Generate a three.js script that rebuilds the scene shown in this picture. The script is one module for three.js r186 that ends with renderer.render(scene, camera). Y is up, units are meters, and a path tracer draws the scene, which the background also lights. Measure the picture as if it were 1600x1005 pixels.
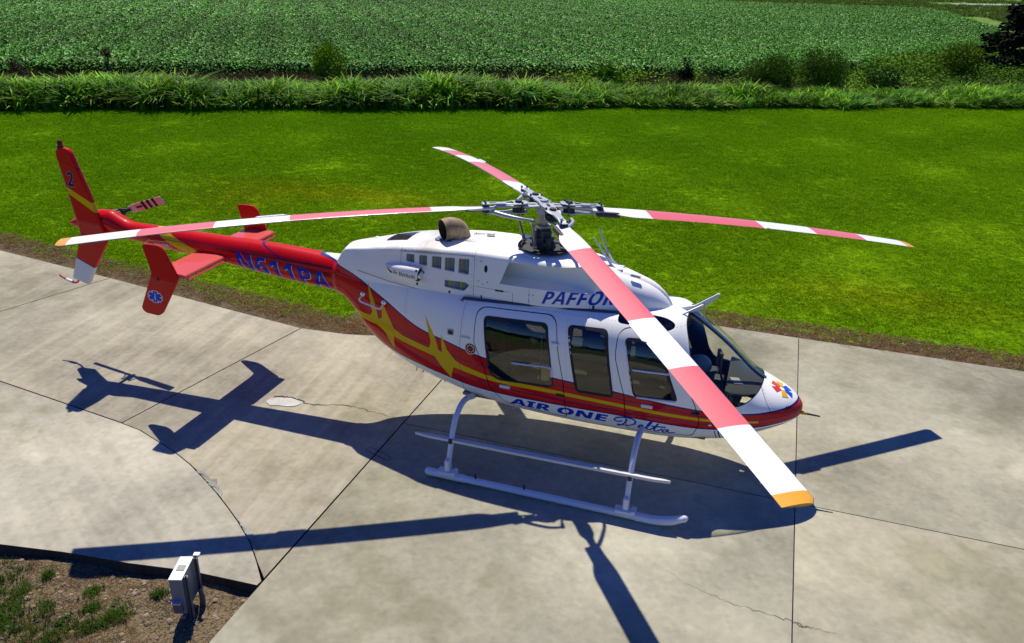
import * as THREE from 'three';
import { mergeGeometries, mergeVertices, toCreasedNormals } from 'three/addons/utils/BufferGeometryUtils.js';
import { RoundedBoxGeometry } from 'three/addons/geometries/RoundedBoxGeometry.js';
import { Brush, Evaluator, SUBTRACTION, INTERSECTION } from 'three-bvh-csg';

// ------------------------------------------------------------------ camera, sky, sun, exposure
// world frame: the helicopter's mast stands over the origin, +x is its nose, +z its right side, metres
const scene = new THREE.Scene();
const camera = new THREE.PerspectiveCamera(43.23, 1024 / 643, 0.1, 3000);
camera.position.set(2.5005, 5.6702, 8.8996);
{
  const yaw = -0.3109, pitch = -0.418, roll = 0.0272;
  const f = new THREE.Vector3(Math.sin(yaw) * Math.cos(pitch), Math.sin(pitch), -Math.cos(yaw) * Math.cos(pitch));
  const r = f.clone().cross(new THREE.Vector3(0, 1, 0)).normalize(), u = r.clone().cross(f);
  camera.up.copy(r.clone().multiplyScalar(-Math.sin(roll)).add(u.multiplyScalar(Math.cos(roll))));
  camera.lookAt(camera.position.clone().add(f));
}
const SUN = new THREE.Vector3(-0.3077, 1, -0.5002).normalize();
{
  const W = 512, H = 256, px = new Float32Array(W * H * 4);
  for (let j = 0; j < H; j++) for (let i = 0; i < W; i++) {
    const el = ((j + 0.5) / H - 0.5) * Math.PI, az = ((i + 0.5) / W - 0.5) * 2 * Math.PI;
    const d = new THREE.Vector3(Math.cos(el) * Math.cos(az), Math.sin(el), Math.cos(el) * Math.sin(az));
    const c = Math.max(0, d.dot(SUN)), h = Math.pow(1 - Math.max(0, Math.sin(el)), 5);
    const glow = 0.012 * Math.pow(c, 6) + 0.12 * Math.pow(c, 90);
    let r = 0.005 + 0.26 * h + glow, g = 0.046 + 0.58 * h + glow, b = 0.32 + 0.72 * h + glow;
    if (el < 0) { r = 0.06; g = 0.075; b = 0.06; }
    px.set([r, g, b, 1], (j * W + i) * 4);
  }
  const sky = new THREE.DataTexture(px, W, H, THREE.RGBAFormat, THREE.FloatType);
  sky.mapping = THREE.EquirectangularReflectionMapping; sky.magFilter = THREE.LinearFilter; sky.needsUpdate = true;
  scene.background = sky; scene.environment = sky;
}
const sun = new THREE.DirectionalLight(new THREE.Color(1, 0.94, 0.81), 4.7);
sun.position.copy(SUN).multiplyScalar(60); sun.castShadow = true; sun.shadow.radius = 1;
sun.shadow.mapSize.set(4096, 4096);
Object.assign(sun.shadow.camera, { left: -40, right: 40, top: 40, bottom: -40, near: 1, far: 150 });
scene.add(sun, sun.target);
const renderer = new THREE.WebGLRenderer({ antialias: true });
renderer.setSize(1024, 643);
renderer.toneMapping = THREE.LinearToneMapping; renderer.toneMappingExposure = 1.2;
renderer.shadowMap.enabled = true;

// ------------------------------------------------------------------ helpers
let seed = 20240611;
const rnd = () => { seed = (seed + 0x6d2b79f5) | 0; let t = Math.imul(seed ^ (seed >>> 15), 1 | seed); t = (t + Math.imul(t ^ (t >>> 7), 61 | t)) ^ t; return ((t ^ (t >>> 14)) >>> 0) / 4294967296; };
const rr = (a, b) => a + (b - a) * rnd();
const V = (x, y, z) => new THREE.Vector3(x, y, z);
const clamp = (v, a, b) => Math.min(b, Math.max(a, v));
const lerp = (a, b, t) => a + (b - a) * t;
const sstep = (a, b, x) => { const t = clamp((x - a) / (b - a), 0, 1); return t * t * (3 - 2 * t); };
const names = new Map();
function numbered(n) { const k = names.get(n) ?? 0; names.set(n, k + 1); return k ? n + '_' + String(k).padStart(3, '0') : n; }
function obj(name, geo, mat, parent) {
  const g = Array.isArray(geo) ? merge(geo) : geo;
  const m = new THREE.Mesh(g, mat); m.name = numbered(name); m.castShadow = m.receiveShadow = true; parent?.add(m); return m;
}
function thing(name, label, category, pos = [0, 0, 0], turn = 0, group) {
  const o = new THREE.Group(); o.name = numbered(name); scene.add(o); o.position.set(...pos); o.rotation.y = turn;
  o.userData = { label, category }; if (group) o.userData.group = group; return o;
}
function struct(name, geo, mat, label, category) {
  const m = obj(name, geo, mat, scene); m.userData = { kind: 'structure' };
  if (label) m.userData.label = label; if (category) m.userData.category = category; return m;
}
function merge(list) {
  const L = list.map((g) => { const q = g.index ? g.toNonIndexed() : g; for (const k of Object.keys(q.attributes)) if (!['position', 'normal', 'uv'].includes(k)) q.deleteAttribute(k); if (!q.attributes.uv) q.setAttribute('uv', new THREE.BufferAttribute(new Float32Array(q.attributes.position.count * 2), 2)); return q; });
  return L.length === 1 ? L[0] : mergeGeometries(L);
}
function smooth(g, angle = 0.7) { return toCreasedNormals(g, angle); }
function box(w, h, d, x, y, z, r = 0.006, rot) {
  const g = r > 0 ? new RoundedBoxGeometry(w, h, d, 2, Math.min(r, w / 2.1, h / 2.1, d / 2.1)) : new THREE.BoxGeometry(w, h, d);
  if (rot) g.applyMatrix4(new THREE.Matrix4().makeRotationFromEuler(new THREE.Euler(...rot)));
  g.translate(x, y, z); return g;
}
function cyl(a, b, r0, r1 = r0, seg = 16, caps = true) {           // a tapered rod from a to b
  const A = V(...a), B = V(...b), d = B.clone().sub(A), L = d.length();
  const g = new THREE.CylinderGeometry(r1, r0, L, seg, 1, !caps); g.translate(0, L / 2, 0);
  g.applyQuaternion(new THREE.Quaternion().setFromUnitVectors(V(0, 1, 0), d.normalize())); g.translate(...a); return g;
}
function tube(pts, r, seg = 40, rad = 12) {                         // r: number or function of 0..1
  const c = new THREE.CatmullRomCurve3(pts.map((p) => V(...p)), false, 'centripetal');
  const g = new THREE.TubeGeometry(c, seg, 1, rad, false), P = g.attributes.position;
  const f = typeof r === 'function' ? r : () => r;
  for (let i = 0; i <= seg; i++) { const o = c.getPointAt(i / seg), s = f(i / seg); for (let j = 0; j <= rad; j++) { const k = i * (rad + 1) + j; P.setXYZ(k, o.x + (P.getX(k) - o.x) * s, o.y + (P.getY(k) - o.y) * s, o.z + (P.getZ(k) - o.z) * s); } }
  g.computeVertexNormals();
  const caps = [];
  for (const [t, flip] of [[0, 1], [1, -1]]) { const o = c.getPointAt(t), s = new THREE.SphereGeometry(f(t), 12, 8); s.translate(o.x, o.y, o.z); caps.push(s); }
  return merge([g, ...caps]);
}
function roundPoly(pts, r) {                                        // a Shape with rounded corners; r: number or one per corner
  const s = new THREE.Shape(), n = pts.length;
  for (let i = 0; i < n; i++) {
    const p = pts[i], a = pts[(i + n - 1) % n], b = pts[(i + 1) % n], R = Array.isArray(r) ? r[i] : r;
    const da = Math.hypot(a[0] - p[0], a[1] - p[1]), db = Math.hypot(b[0] - p[0], b[1] - p[1]), ta = Math.min(R, da * 0.45) / da, tb = Math.min(R, db * 0.45) / db;
    const q = [p[0] + (a[0] - p[0]) * ta, p[1] + (a[1] - p[1]) * ta], w = [p[0] + (b[0] - p[0]) * tb, p[1] + (b[1] - p[1]) * tb];
    if (i) s.lineTo(...q); else s.moveTo(...q);
    if (R > 0) s.quadraticCurveTo(p[0], p[1], w[0], w[1]);
  }
  s.closePath(); return s;
}
function grow(pts, d) {                                             // polygon offset outwards by d
  const n = pts.length; let area = 0;
  for (let i = 0; i < n; i++) { const p = pts[i], q = pts[(i + 1) % n]; area += p[0] * q[1] - q[0] * p[1]; }
  const s = area > 0 ? 1 : -1;
  return pts.map((p, i) => {
    const a = pts[(i + n - 1) % n], b = pts[(i + 1) % n];
    const e1 = [p[0] - a[0], p[1] - a[1]], e2 = [b[0] - p[0], b[1] - p[1]], l1 = Math.hypot(...e1), l2 = Math.hypot(...e2);
    const n1 = [e1[1] / l1 * s, -e1[0] / l1 * s], n2 = [e2[1] / l2 * s, -e2[0] / l2 * s];
    const m = [n1[0] + n2[0], n1[1] + n2[1]], k = 2 / Math.max(0.4, m[0] * m[0] + m[1] * m[1]);
    return [p[0] + m[0] * k * d, p[1] + m[1] * k * d];
  });
}
function plate(pts, z, t, r = 0.02, uv, bevel = 0.006, seg = 12) {  // a flat part standing in the x-y plane, centred on z
  const sh = pts.isShape ? pts : roundPoly(pts, r);
  const g = new THREE.ExtrudeGeometry(sh, { depth: t - 2 * bevel, bevelEnabled: bevel > 0, bevelThickness: bevel, bevelSize: bevel, bevelOffset: -bevel, bevelSegments: 2, curveSegments: seg });
  g.translate(0, 0, z - t / 2 + bevel); if (uv) planarUV(g, uv); return g;
}
function planarUV(g, [x0, x1, y0, y1]) {
  const P = g.attributes.position, U = new Float32Array(P.count * 2);
  for (let i = 0; i < P.count; i++) { U[2 * i] = (P.getX(i) - x0) / (x1 - x0); U[2 * i + 1] = (P.getY(i) - y0) / (y1 - y0); }
  g.setAttribute('uv', new THREE.BufferAttribute(U, 2)); return g;
}
function canvas(w, h, draw) {
  const c = document.createElement('canvas'); c.width = w; c.height = h; draw(c.getContext('2d'), w, h);
  const t = new THREE.CanvasTexture(c); t.colorSpace = THREE.SRGBColorSpace; t.anisotropy = 8; return t;
}
// tileable value noise and its sums
function lattice(n, s0) { let s = s0 | 0; const a = new Float32Array(n * n); for (let i = 0; i < a.length; i++) { s = Math.imul(s, 1664525) + 1013904223 | 0; a[i] = (s >>> 8) / 16777216; } return a; }
function noiseField(size, fx, fy, seed) {
  const n = Math.max(fx, fy), L = lattice(n, seed * 7919 + 13), out = new Float32Array(size * size);
  for (let j = 0; j < size; j++) {
    const y = j / size * fy, y0 = Math.floor(y), ty = y - y0, sy = ty * ty * (3 - 2 * ty), r0 = (y0 % fy) * n, r1 = ((y0 + 1) % fy) * n;
    for (let i = 0; i < size; i++) {
      const x = i / size * fx, x0 = Math.floor(x), tx = x - x0, sx = tx * tx * (3 - 2 * tx), a = x0 % fx, b = (x0 + 1) % fx;
      out[j * size + i] = (L[r0 + a] * (1 - sx) + L[r0 + b] * sx) * (1 - sy) + (L[r1 + a] * (1 - sx) + L[r1 + b] * sx) * sy;
    }
  }
  return out;
}
function fbm(size, f, oct, seed, ax = 1, ay = 1) {
  const out = new Float32Array(size * size); let amp = 1, tot = 0;
  for (let o = 0; o < oct; o++) { const N = noiseField(size, Math.min(size, Math.round(f * ax)), Math.min(size, Math.round(f * ay)), seed + o * 31); for (let i = 0; i < out.length; i++) out[i] += N[i] * amp; tot += amp; amp *= 0.55; f *= 2; }
  for (let i = 0; i < out.length; i++) out[i] /= tot; return out;
}
function dataTex(size, fn, srgb = true) {                           // fn(i) -> [r,g,b] linear 0..1 (colour) or a number
  const d = new Uint8Array(size * size * 4);
  const enc = (v) => { v = clamp(v, 0, 1); return 255 * (srgb ? (v < 0.0031308 ? 12.92 * v : 1.055 * Math.pow(v, 1 / 2.4) - 0.055) : v); };
  for (let i = 0; i < size * size; i++) { const c = fn(i, i % size, (i / size) | 0); const q = typeof c === 'number' ? [c, c, c] : c; d[4 * i] = enc(q[0]); d[4 * i + 1] = enc(q[1]); d[4 * i + 2] = enc(q[2]); d[4 * i + 3] = 255; }
  const t = new THREE.DataTexture(d, size, size); t.wrapS = t.wrapT = THREE.RepeatWrapping; t.magFilter = THREE.LinearFilter; t.minFilter = THREE.LinearMipmapLinearFilter; t.generateMipmaps = true;
  if (srgb) t.colorSpace = THREE.SRGBColorSpace; t.needsUpdate = true; return t;
}
const lin = (r, g, b) => new THREE.Color().setRGB(r, g, b);
const M = (c, o = {}) => new THREE.MeshStandardMaterial({ color: Array.isArray(c) ? lin(...c) : c, roughness: 0.6, ...o });
const PH = (o) => new THREE.MeshPhysicalMaterial(o);
function worldUV(g, s, rot = 0) {                                   // uv in metres from x and z
  const P = g.attributes.position, U = new Float32Array(P.count * 2), c = Math.cos(rot), q = Math.sin(rot);
  for (let i = 0; i < P.count; i++) { const x = P.getX(i), z = P.getZ(i); U[2 * i] = (x * c + z * q) / s; U[2 * i + 1] = (-x * q + z * c) / s; }
  g.setAttribute('uv', new THREE.BufferAttribute(U, 2)); return g;
}
function ribbon(pts, w, y) {                                        // a flat strip on the ground along pts [x,z]; w number or function
  const pos = [], n = pts.length, f = typeof w === 'function' ? w : () => w;
  for (let i = 0; i < n; i++) {
    const a = pts[Math.max(0, i - 1)], b = pts[Math.min(n - 1, i + 1)], d = [b[0] - a[0], b[1] - a[1]], l = Math.hypot(...d) || 1, k = f(i / (n - 1)) / 2;
    pos.push(pts[i][0] + d[1] / l * k, y, pts[i][1] - d[0] / l * k, pts[i][0] - d[1] / l * k, y, pts[i][1] + d[0] / l * k);
  }
  const idx = []; for (let i = 0; i < n - 1; i++) idx.push(2 * i, 2 * i + 1, 2 * i + 2, 2 * i + 1, 2 * i + 3, 2 * i + 2);
  const g = new THREE.BufferGeometry(); g.setAttribute('position', new THREE.Float32BufferAttribute(pos, 3)); g.setIndex(idx); g.computeVertexNormals();
  if (g.attributes.normal.getY(0) < 0) { g.index.array.reverse(); g.computeVertexNormals(); }
  return worldUV(g, 1);
}

// ------------------------------------------------------------------ ground materials
const SZ = 1024;
const n1 = fbm(SZ, 5, 6, 3), n2 = fbm(SZ, 24, 5, 17), n3 = fbm(SZ, 160, 3, 41), streak = fbm(SZ, 4, 6, 77, 1, 24), n4 = fbm(SZ, 3, 4, 91);
function concreteTex(streaky, base, seedShift) {
  return dataTex(SZ, (i) => {
    const j = (i + seedShift * 7919) % (SZ * SZ);
    let v = 0.80 + 0.34 * (n1[j] - 0.5) * 2 * 1.25 + 0.16 * (n2[j] - 0.5) * 2 + 0.13 * (n3[i] - 0.5) * 2;
    v += streaky * 0.5 * (streak[j] - 0.5);
    const dirt = sstep(0.52, 0.75, n4[j] * 0.55 + n2[j] * 0.45), pale = sstep(0.60, 0.74, n2[i] * 0.6 + n1[j] * 0.4);
    v *= 1 - 0.37 * dirt; v += 0.13 * pale;
    const w = (n1[i] - 0.5) * 0.10;
    return [base[0] * v * (1 + w * 0.4), base[1] * v, base[2] * v * (1 - w - 0.10 * dirt)];
  });
}
const cBump = dataTex(SZ, (i) => 0.5 + 0.5 * (n3[i] - 0.5) + 0.3 * (n2[i] - 0.5), false);
function concreteMat(streaky, base, sh, tint) {
  const m = M(tint, { roughness: 0.93, map: concreteTex(streaky, base, sh), bumpMap: cBump, bumpScale: 0.004 }); return m;
}
const CB = [0.402, 0.374, 0.272];
const slabMats = [concreteMat(0.12, CB, 0, [1, 1, 1]), concreteMat(0.18, CB, 31, [0.95, 0.96, 0.97])];
const pathMat = concreteMat(0.75, [0.402, 0.366, 0.272], 57, [0.98, 0.97, 0.95]);
const apronMat = concreteMat(0.45, [0.445, 0.413, 0.318], 83, [1.03, 1.03, 1.03]);

// slabs of the pad: separate pours with open joints between them
const pad = new THREE.Group(); pad.name = 'concrete_pad'; pad.userData = { kind: 'structure', label: 'pale weathered concrete landing pad under the helicopter' }; scene.add(pad);
const jointMat = M([0.15, 0.135, 0.105], { roughness: 1, map: cBump });
const edgeShadeMat = M([0.075, 0.062, 0.045], { roughness: 1, map: cBump });  // apron side faces: the shade on the step is put into this colour
function slab(pts, parent, mat, rot, scale = 9) {
  const sh = pts.isShape ? pts : roundPoly(pts.map(([x, z]) => [x, -z]), 0);
  const g = new THREE.ExtrudeGeometry(sh, { depth: 0.195, bevelEnabled: true, bevelThickness: 0.003, bevelSize: 0.003, bevelOffset: -0.003, bevelSegments: 2 });
  g.rotateX(-Math.PI / 2); g.translate(0, -0.2, 0); worldUV(g, scale, rot); const m = obj('slab', g, [mat, parent.name === 'concrete_apron' ? edgeShadeMat : jointMat], parent); m.castShadow = true; return m;
}
{
  const xs = [-1.7, 3.3, 8.3, 13.3], zs = [-4.4, 0.45, 5.3, 10.15, 15.0], j = 0.0035;
  let k = 0;
  for (let a = 0; a < 3; a++) for (let b = 0; b < 4; b++) slab([[xs[a] + j, zs[b] + j], [xs[a + 1] - j, zs[b] + j], [xs[a + 1] - j, zs[b + 1] - j], [xs[a] + j, zs[b + 1] - j]], pad, slabMats[(a + b) % 2], 0.1 + 0.35 * (k++ % 3));
}
const curve = [[-5.11, 1.76], [-4.8, 1.81], [-4.48, 1.92], [-4.05, 2.07], [-3.69, 2.23], [-3.29, 2.45], [-3.02, 2.61], [-2.77, 2.77], [-2.5, 2.95], [-2.17, 3.2], [-1.92, 3.44], [-1.712, 3.66]];
const path = new THREE.Group(); path.name = 'concrete_path'; path.userData = { kind: 'structure', label: 'streaked concrete walkway leading from the pad past the tail' }; scene.add(path);
{
  const arc = []; for (let a = 0; a <= 10; a++) { const t = Math.PI / 2 * a / 10; arc.push([-4.2 + 2.49 * Math.sin(t), -4.2 + 2.47 * Math.cos(t)]); }
  slab([[-4.585, -1.70], ...arc, [-1.714, 3.62], ...curve.slice(0, -1).reverse().map(([x, z]) => [x + 0.002, z - 0.004]), [-5.135, 1.74]], path, pathMat, 1.48);
  slab([[-4.60, -1.70], [-6.4, -1.96], [-9.13, -2.37], [-10.08, 1.14], [-7.57, 1.43], [-5.15, 1.74]], path, pathMat, 1.45);
  slab([[-9.145, -2.37], [-12.3, -2.79], [-18, -3.6], [-18, 0.0], [-10.095, 1.14]], path, pathMat, 1.42);
  const apron = new THREE.Group(); apron.name = 'concrete_apron'; apron.userData = { kind: 'structure', label: 'paler concrete apron with a curved edge beside the bare earth' }; scene.add(apron);
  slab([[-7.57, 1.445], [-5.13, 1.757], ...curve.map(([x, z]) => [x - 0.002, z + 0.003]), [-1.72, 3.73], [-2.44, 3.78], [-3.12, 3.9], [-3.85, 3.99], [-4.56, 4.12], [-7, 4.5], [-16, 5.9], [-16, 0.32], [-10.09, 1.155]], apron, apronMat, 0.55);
}
// repairs, cracks and marks on the concrete
{
  const smear = concreteMat(0, [0.34, 0.33, 0.29], 23, [1, 1, 1]);
  for (const [i0, i1, w] of [[4.2, 6.4, .09], [8, 9.6, .06]]) { const P = []; for (let k = 0; k <= 14; k++) { const u = lerp(i0, i1, k / 14), i = Math.floor(u), f = u - i, a0 = curve[i], b0 = curve[Math.min(i + 1, curve.length - 1)], e = w * Math.sin(Math.PI * k / 14) * (0.35 + 0.2 * Math.sin(k * 2.3)); P.push([lerp(a0[0], b0[0], f) + e * .6 + .006, lerp(a0[1], b0[1], f) - e - .006]); } obj('mortar_smear', ribbon(P, (t) => w * 1.4 * Math.sin(Math.PI * clamp(t, .03, .97)) * (0.6 + 0.3 * Math.sin(t * 17)), 0.005), smear, path); }
}
const crackMat = M([0.035, 0.03, 0.025], { roughness: 1 });
function crack(pts, w, parent) {
  const P = []; for (let i = 0; i < pts.length - 1; i++) for (let k = 0; k < 7; k++) { const t = k / 7, e = k ? 0.022 : 0; P.push([lerp(pts[i][0], pts[i + 1][0], t) + rr(-e, e), lerp(pts[i][1], pts[i + 1][1], t) + rr(-e, e)]); }
  P.push(pts[pts.length - 1]); obj('crack', ribbon(P, (t) => w * (0.5 + 0.5 * Math.sin(t * 23) ** 2) * (1.15 - t), 0.004), crackMat, parent);
}
crack([[-3.70, 0.44], [-3.46, 0.37], [-3.30, 0.40], [-3.18, 0.45], [-2.98, 0.42], [-2.6, 0.30], [-2.3, 0.33], [-2.04, 0.34], [-1.8, 0.40]], 0.022, path);
crack([[3.45, 2.45], [3.3, 2.42], [2.96, 2.40], [2.71, 2.37], [2.46, 2.30], [2.2, 2.22], [1.9, 2.05]], 0.0065, pad);
crack([[3.31, 2.42], [3.42, 2.46], [3.55, 2.43], [3.75, 2.45]], 0.008, pad);
crack([[-4.62, -0.35], [-4.45, -0.28], [-4.2, -0.2], [-3.95, -0.16]], 0.008, path);
{
  const p = []; for (const [x, z] of [[-3.72, 0.61], [-3.70, 0.50], [-3.60, 0.45], [-3.46, 0.40], [-3.33, 0.42], [-3.23, 0.47], [-3.26, 0.56], [-3.36, 0.62], [-3.5, 0.64], [-3.6, 0.68]]) p.push([x, -z]);
  const g = new THREE.ShapeGeometry(roundPoly(p, 0.03)); g.rotateX(-Math.PI / 2); g.translate(0, 0.006, 0); worldUV(g, 3);
  obj('mortar_patch', g, concreteMat(0, [0.54, 0.52, 0.47], 11, [1, 1, 1]), path);
  const hatch = [[-1.86, 1.17], [-1.82, 1.13], [-1.49, 1.25], [-1.47, 1.29], [-1.50, 1.33], [-1.85, 1.21], [-1.86, 1.17]];
  obj('scored_outline', ribbon(hatch, 0.008, 0.0045), crackMat, pad);
}
// ------------------------------------------------------------------ earth, lawn, field
const tDir = V(0.885, 0, -0.465).normalize(), nDir = V(-0.465, 0, -0.885).normalize();
const SN = (s, n) => [s * tDir.x + n * nDir.x, s * tDir.z + n * nDir.z];
const toS = (x, z) => x * tDir.x + z * tDir.z, toN = (x, z) => x * nDir.x + z * nDir.z;
function padEdge(x) {                                               // back edge of the concrete
  if (x < -4.2) return -1.73 + 0.139 * (x + 4.2) - 0.02;
  if (x < -1.71) { const d = x + 4.2; return -4.2 + Math.sqrt(Math.max(0, 2.48 * 2.48 - d * d)); }
  return -4.4;
}
const g1 = fbm(SZ, 8, 6, 201), g2 = fbm(SZ, 90, 4, 233), g3 = fbm(SZ, 4, 4, 251);
const lawnTex = dataTex(SZ, (i) => {
  const v = 0.55 + 0.55 * (g2[i] - 0.5) * 2 + 0.25 * (g1[i] - 0.5) * 2, y = sstep(0.45, 0.8, g1[i]);
  return [lerp(0.115, 0.128, y) * v * 1.7, lerp(0.22, 0.24, y) * v * 1.7, 0.005 * v * 1.7];
});
const lawnBump = dataTex(SZ, (i) => g2[i], false);
const patchN = (x, z, f, ph) => 0.5 + 0.25 * Math.sin(x * f + 1.7 * Math.sin(z * f * 0.7 + ph) + ph) + 0.25 * Math.sin(z * f * 1.3 + 1.3 * Math.sin(x * f * 0.8 - ph) - ph * 2);
function lawnTone(x, z) {                                           // lighter and yellower or darker and greener in broad patches
  const a = patchN(x, z, 0.16, 1.3), b = patchN(x, z, 0.55, 4.1), n = toN(x, z);
  const worn = 0.55 * Math.exp(-((x + 10.2) ** 2 + (z + 8.3) ** 2) / 1.6) + 0.7 * Math.exp(-((x + 8) ** 2) / 9 - ((z + 9.6) ** 2) / 0.5) + 0.5 * Math.exp(-((x - 5) ** 2) / 6 - ((z + 7.0) ** 2) / 0.7);
  const far = sstep(12, 24, n);
  return { y: clamp(0.55 * a + 0.3 * b - 0.15 * far, 0, 1), worn: clamp(worn, 0, 1), k: 0.9 + 0.2 * b };
}
{
  const NX = 220, NZ = 90, pos = [], col = [], idx = [];
  for (let j = 0; j <= NZ; j++) for (let i = 0; i <= NX; i++) {
    const u = i / NX * 2 - 1, x = 10 + 70 * u * (0.35 + 0.65 * u * u), e = padEdge(x) + 0.12, t = j / NZ;
    const far = -(60 + 0.5 * Math.max(0, x)), z = e + (far - e) * Math.pow(t, 1.8);
    pos.push(x, -0.035 + 0.015 * Math.sin(x * 1.1) * Math.sin(z * 0.9) * Math.min(1, (e - z) * 0.7), z);
    const q = lawnTone(x, z); col.push(lerp(0.9, 1.06, q.y) * lerp(1, 1.5, q.worn) * q.k, lerp(1.05, 1.0, q.y) * lerp(1, 0.75, q.worn) * q.k, lerp(0.9, 0.8, q.y) * q.k);
  }
  for (let j = 0; j < NZ; j++) for (let i = 0; i < NX; i++) { const a = j * (NX + 1) + i; idx.push(a, a + 1, a + NX + 1, a + 1, a + NX + 2, a + NX + 1); }
  const g = new THREE.BufferGeometry(); g.setAttribute('position', new THREE.Float32BufferAttribute(pos, 3)); g.setAttribute('color', new THREE.Float32BufferAttribute(col, 3)); g.setIndex(idx); g.computeVertexNormals(); worldUV(g, 5, 0.3);
  struct('lawn', g, PH({ color: lin(0.83, 0.83, 0.83), map: lawnTex, bumpMap: lawnBump, bumpScale: 0.02, vertexColors: true, roughness: 1, specularIntensity: 0, side: THREE.DoubleSide }), 'mown green lawn between the pad and the tall grass');
}
{ // the wide land under and around everything
  const g = new THREE.PlaneGeometry(2600, 2600, 8, 8); g.rotateX(-Math.PI / 2); g.translate(0, -0.45, 0); worldUV(g, 23);
  struct('ground', g, M([0.55, 0.45, 0.8], { map: lawnTex, roughness: 1 }));
}
const d1 = fbm(SZ, 10, 6, 301), d2 = fbm(SZ, 50, 5, 331), d3 = fbm(SZ, 150, 3, 361);
const ridge = (v) => 1 - Math.abs(v - 0.5) * 2;
const dirtTex = dataTex(SZ, (i) => {
  const cr = sstep(0.93, 0.985, ridge(d2[i])), v = 0.8 + 0.5 * (d1[i] - 0.5) * 2 + 0.35 * (d3[i] - 0.5) * 2, st = sstep(0.55, 0.8, d1[i]);
  const k = v * (1 - 0.75 * cr); return [lerp(0.23, 0.14, st) * k, lerp(0.165, 0.10, st) * k, lerp(0.085, 0.045, st) * k];
});
const dirtBump = dataTex(SZ, (i) => 0.5 + 0.4 * (d1[i] - 0.5) + 0.5 * (d3[i] - 0.5) - 0.35 * sstep(0.92, 0.99, ridge(d2[i])), false);
const dirtMat = M([0.85, 0.85, 0.85], { map: dirtTex, bumpMap: dirtBump, bumpScale: 0.03, roughness: 1, side: THREE.DoubleSide });
const dirtY = (x, z) => -0.115 + 0.075 * sstep(-2.1, -1.7, x) * sstep(3.7, 4.3, z) + 0.02 * Math.sin(x * 5.1 + 2 * Math.sin(z * 3)) * Math.sin(z * 4.3) + 0.012 * Math.sin(x * 13 + z * 7) * Math.sin(z * 17 - x * 5);
{
  const g = new THREE.PlaneGeometry(11.4, 7.0, 190, 116); g.rotateX(-Math.PI / 2); g.translate(-7.35, 0, 6.9);
  const P = g.attributes.position; for (let i = 0; i < P.count; i++) P.setY(i, dirtY(P.getX(i), P.getZ(i)));
  g.computeVertexNormals(); worldUV(g, 1.9); struct('bare_earth', g, dirtMat, 'cracked bare brown earth below the apron edge');
}
{ // the worn strip of soil and straw along the back edge of the concrete
  const NX = 420, pos = [], idx = [];
  for (let i = 0; i <= NX; i++) {
    const x = -17 + 30.2 * i / NX, e = padEdge(x) + 0.1, w = 0.34 + 0.12 * Math.sin(x * 1.3) + 0.1 * Math.sin(x * 4.1 + 1) + 0.07 * Math.sin(x * 11.3) + (x > 0 ? 0.04 : 0.06);
    const fil = x > -4.2 && x < -1.71 ? 0.6 : 0;
    for (const t of [0, 0.35, 0.7, 1]) pos.push(x - fil * t * w * 0, -0.022 + 0.012 * Math.sin(x * 9 + t * 5) * (1 - t) - 0.016 * t * t, e - (w + 0.1 + fil) * t);
  }
  for (let i = 0; i < NX; i++) for (let k = 0; k < 3; k++) { const a = i * 4 + k; idx.push(a, a + 4, a + 1, a + 1, a + 4, a + 5); }
  const g = new THREE.BufferGeometry(); g.setAttribute('position', new THREE.Float32BufferAttribute(pos, 3)); g.setIndex(idx); g.computeVertexNormals(); worldUV(g, 1.3);
  struct('soil_strip', g, dirtMat, 'strip of bare soil and straw along the concrete edge');
}
// ------------------------------------------------------------------ plants
const leafM = (o = {}) => new THREE.MeshPhysicalMaterial({ color: lin(0.83, 0.83, 0.83), roughness: 0.6, specularIntensity: 0.07, transmission: 0.2, thickness: 0, side: THREE.DoubleSide, vertexColors: true, ...o });
function bladeClump(n, R, h0, h1, w, lean, colors, seg = 2) {       // n curved blades springing from a disc of radius R
  const pos = [], col = [], idx = [];
  for (let i = 0; i < n; i++) {
    const a = rr(0, 6.283), r = R * Math.sqrt(rnd()), h = rr(h0, h1), b = rr(0, 6.283), L = rr(0.3, 1) * lean * h, ww = w * rr(0.7, 1.2);
    const x = r * Math.cos(a), z = r * Math.sin(a), dx = Math.cos(b), dz = Math.sin(b), c = colors[(rnd() * colors.length) | 0], k = rr(0.75, 1.25), o = pos.length / 3;
    for (let s = 0; s <= seg; s++) {
      const t = s / seg, q = t * t * L, y = h * (t - 0.28 * (L / h) * t * t * t), ws = ww * (s === seg ? 0.12 : 1 - 0.35 * t);
      pos.push(x + dx * q - dz * ws / 2, y, z + dz * q + dx * ws / 2, x + dx * q + dz * ws / 2, y, z + dz * q - dx * ws / 2);
      col.push(c[0] * k, c[1] * k, c[2] * k, c[0] * k, c[1] * k, c[2] * k);
      if (s < seg) idx.push(o + 2 * s, o + 2 * s + 1, o + 2 * s + 2, o + 2 * s + 1, o + 2 * s + 3, o + 2 * s + 2);
    }
  }
  const g = new THREE.BufferGeometry(); g.setAttribute('position', new THREE.Float32BufferAttribute(pos, 3)); g.setAttribute('color', new THREE.Float32BufferAttribute(col, 3)); g.setIndex(idx); g.computeVertexNormals(); return g;
}
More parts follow.
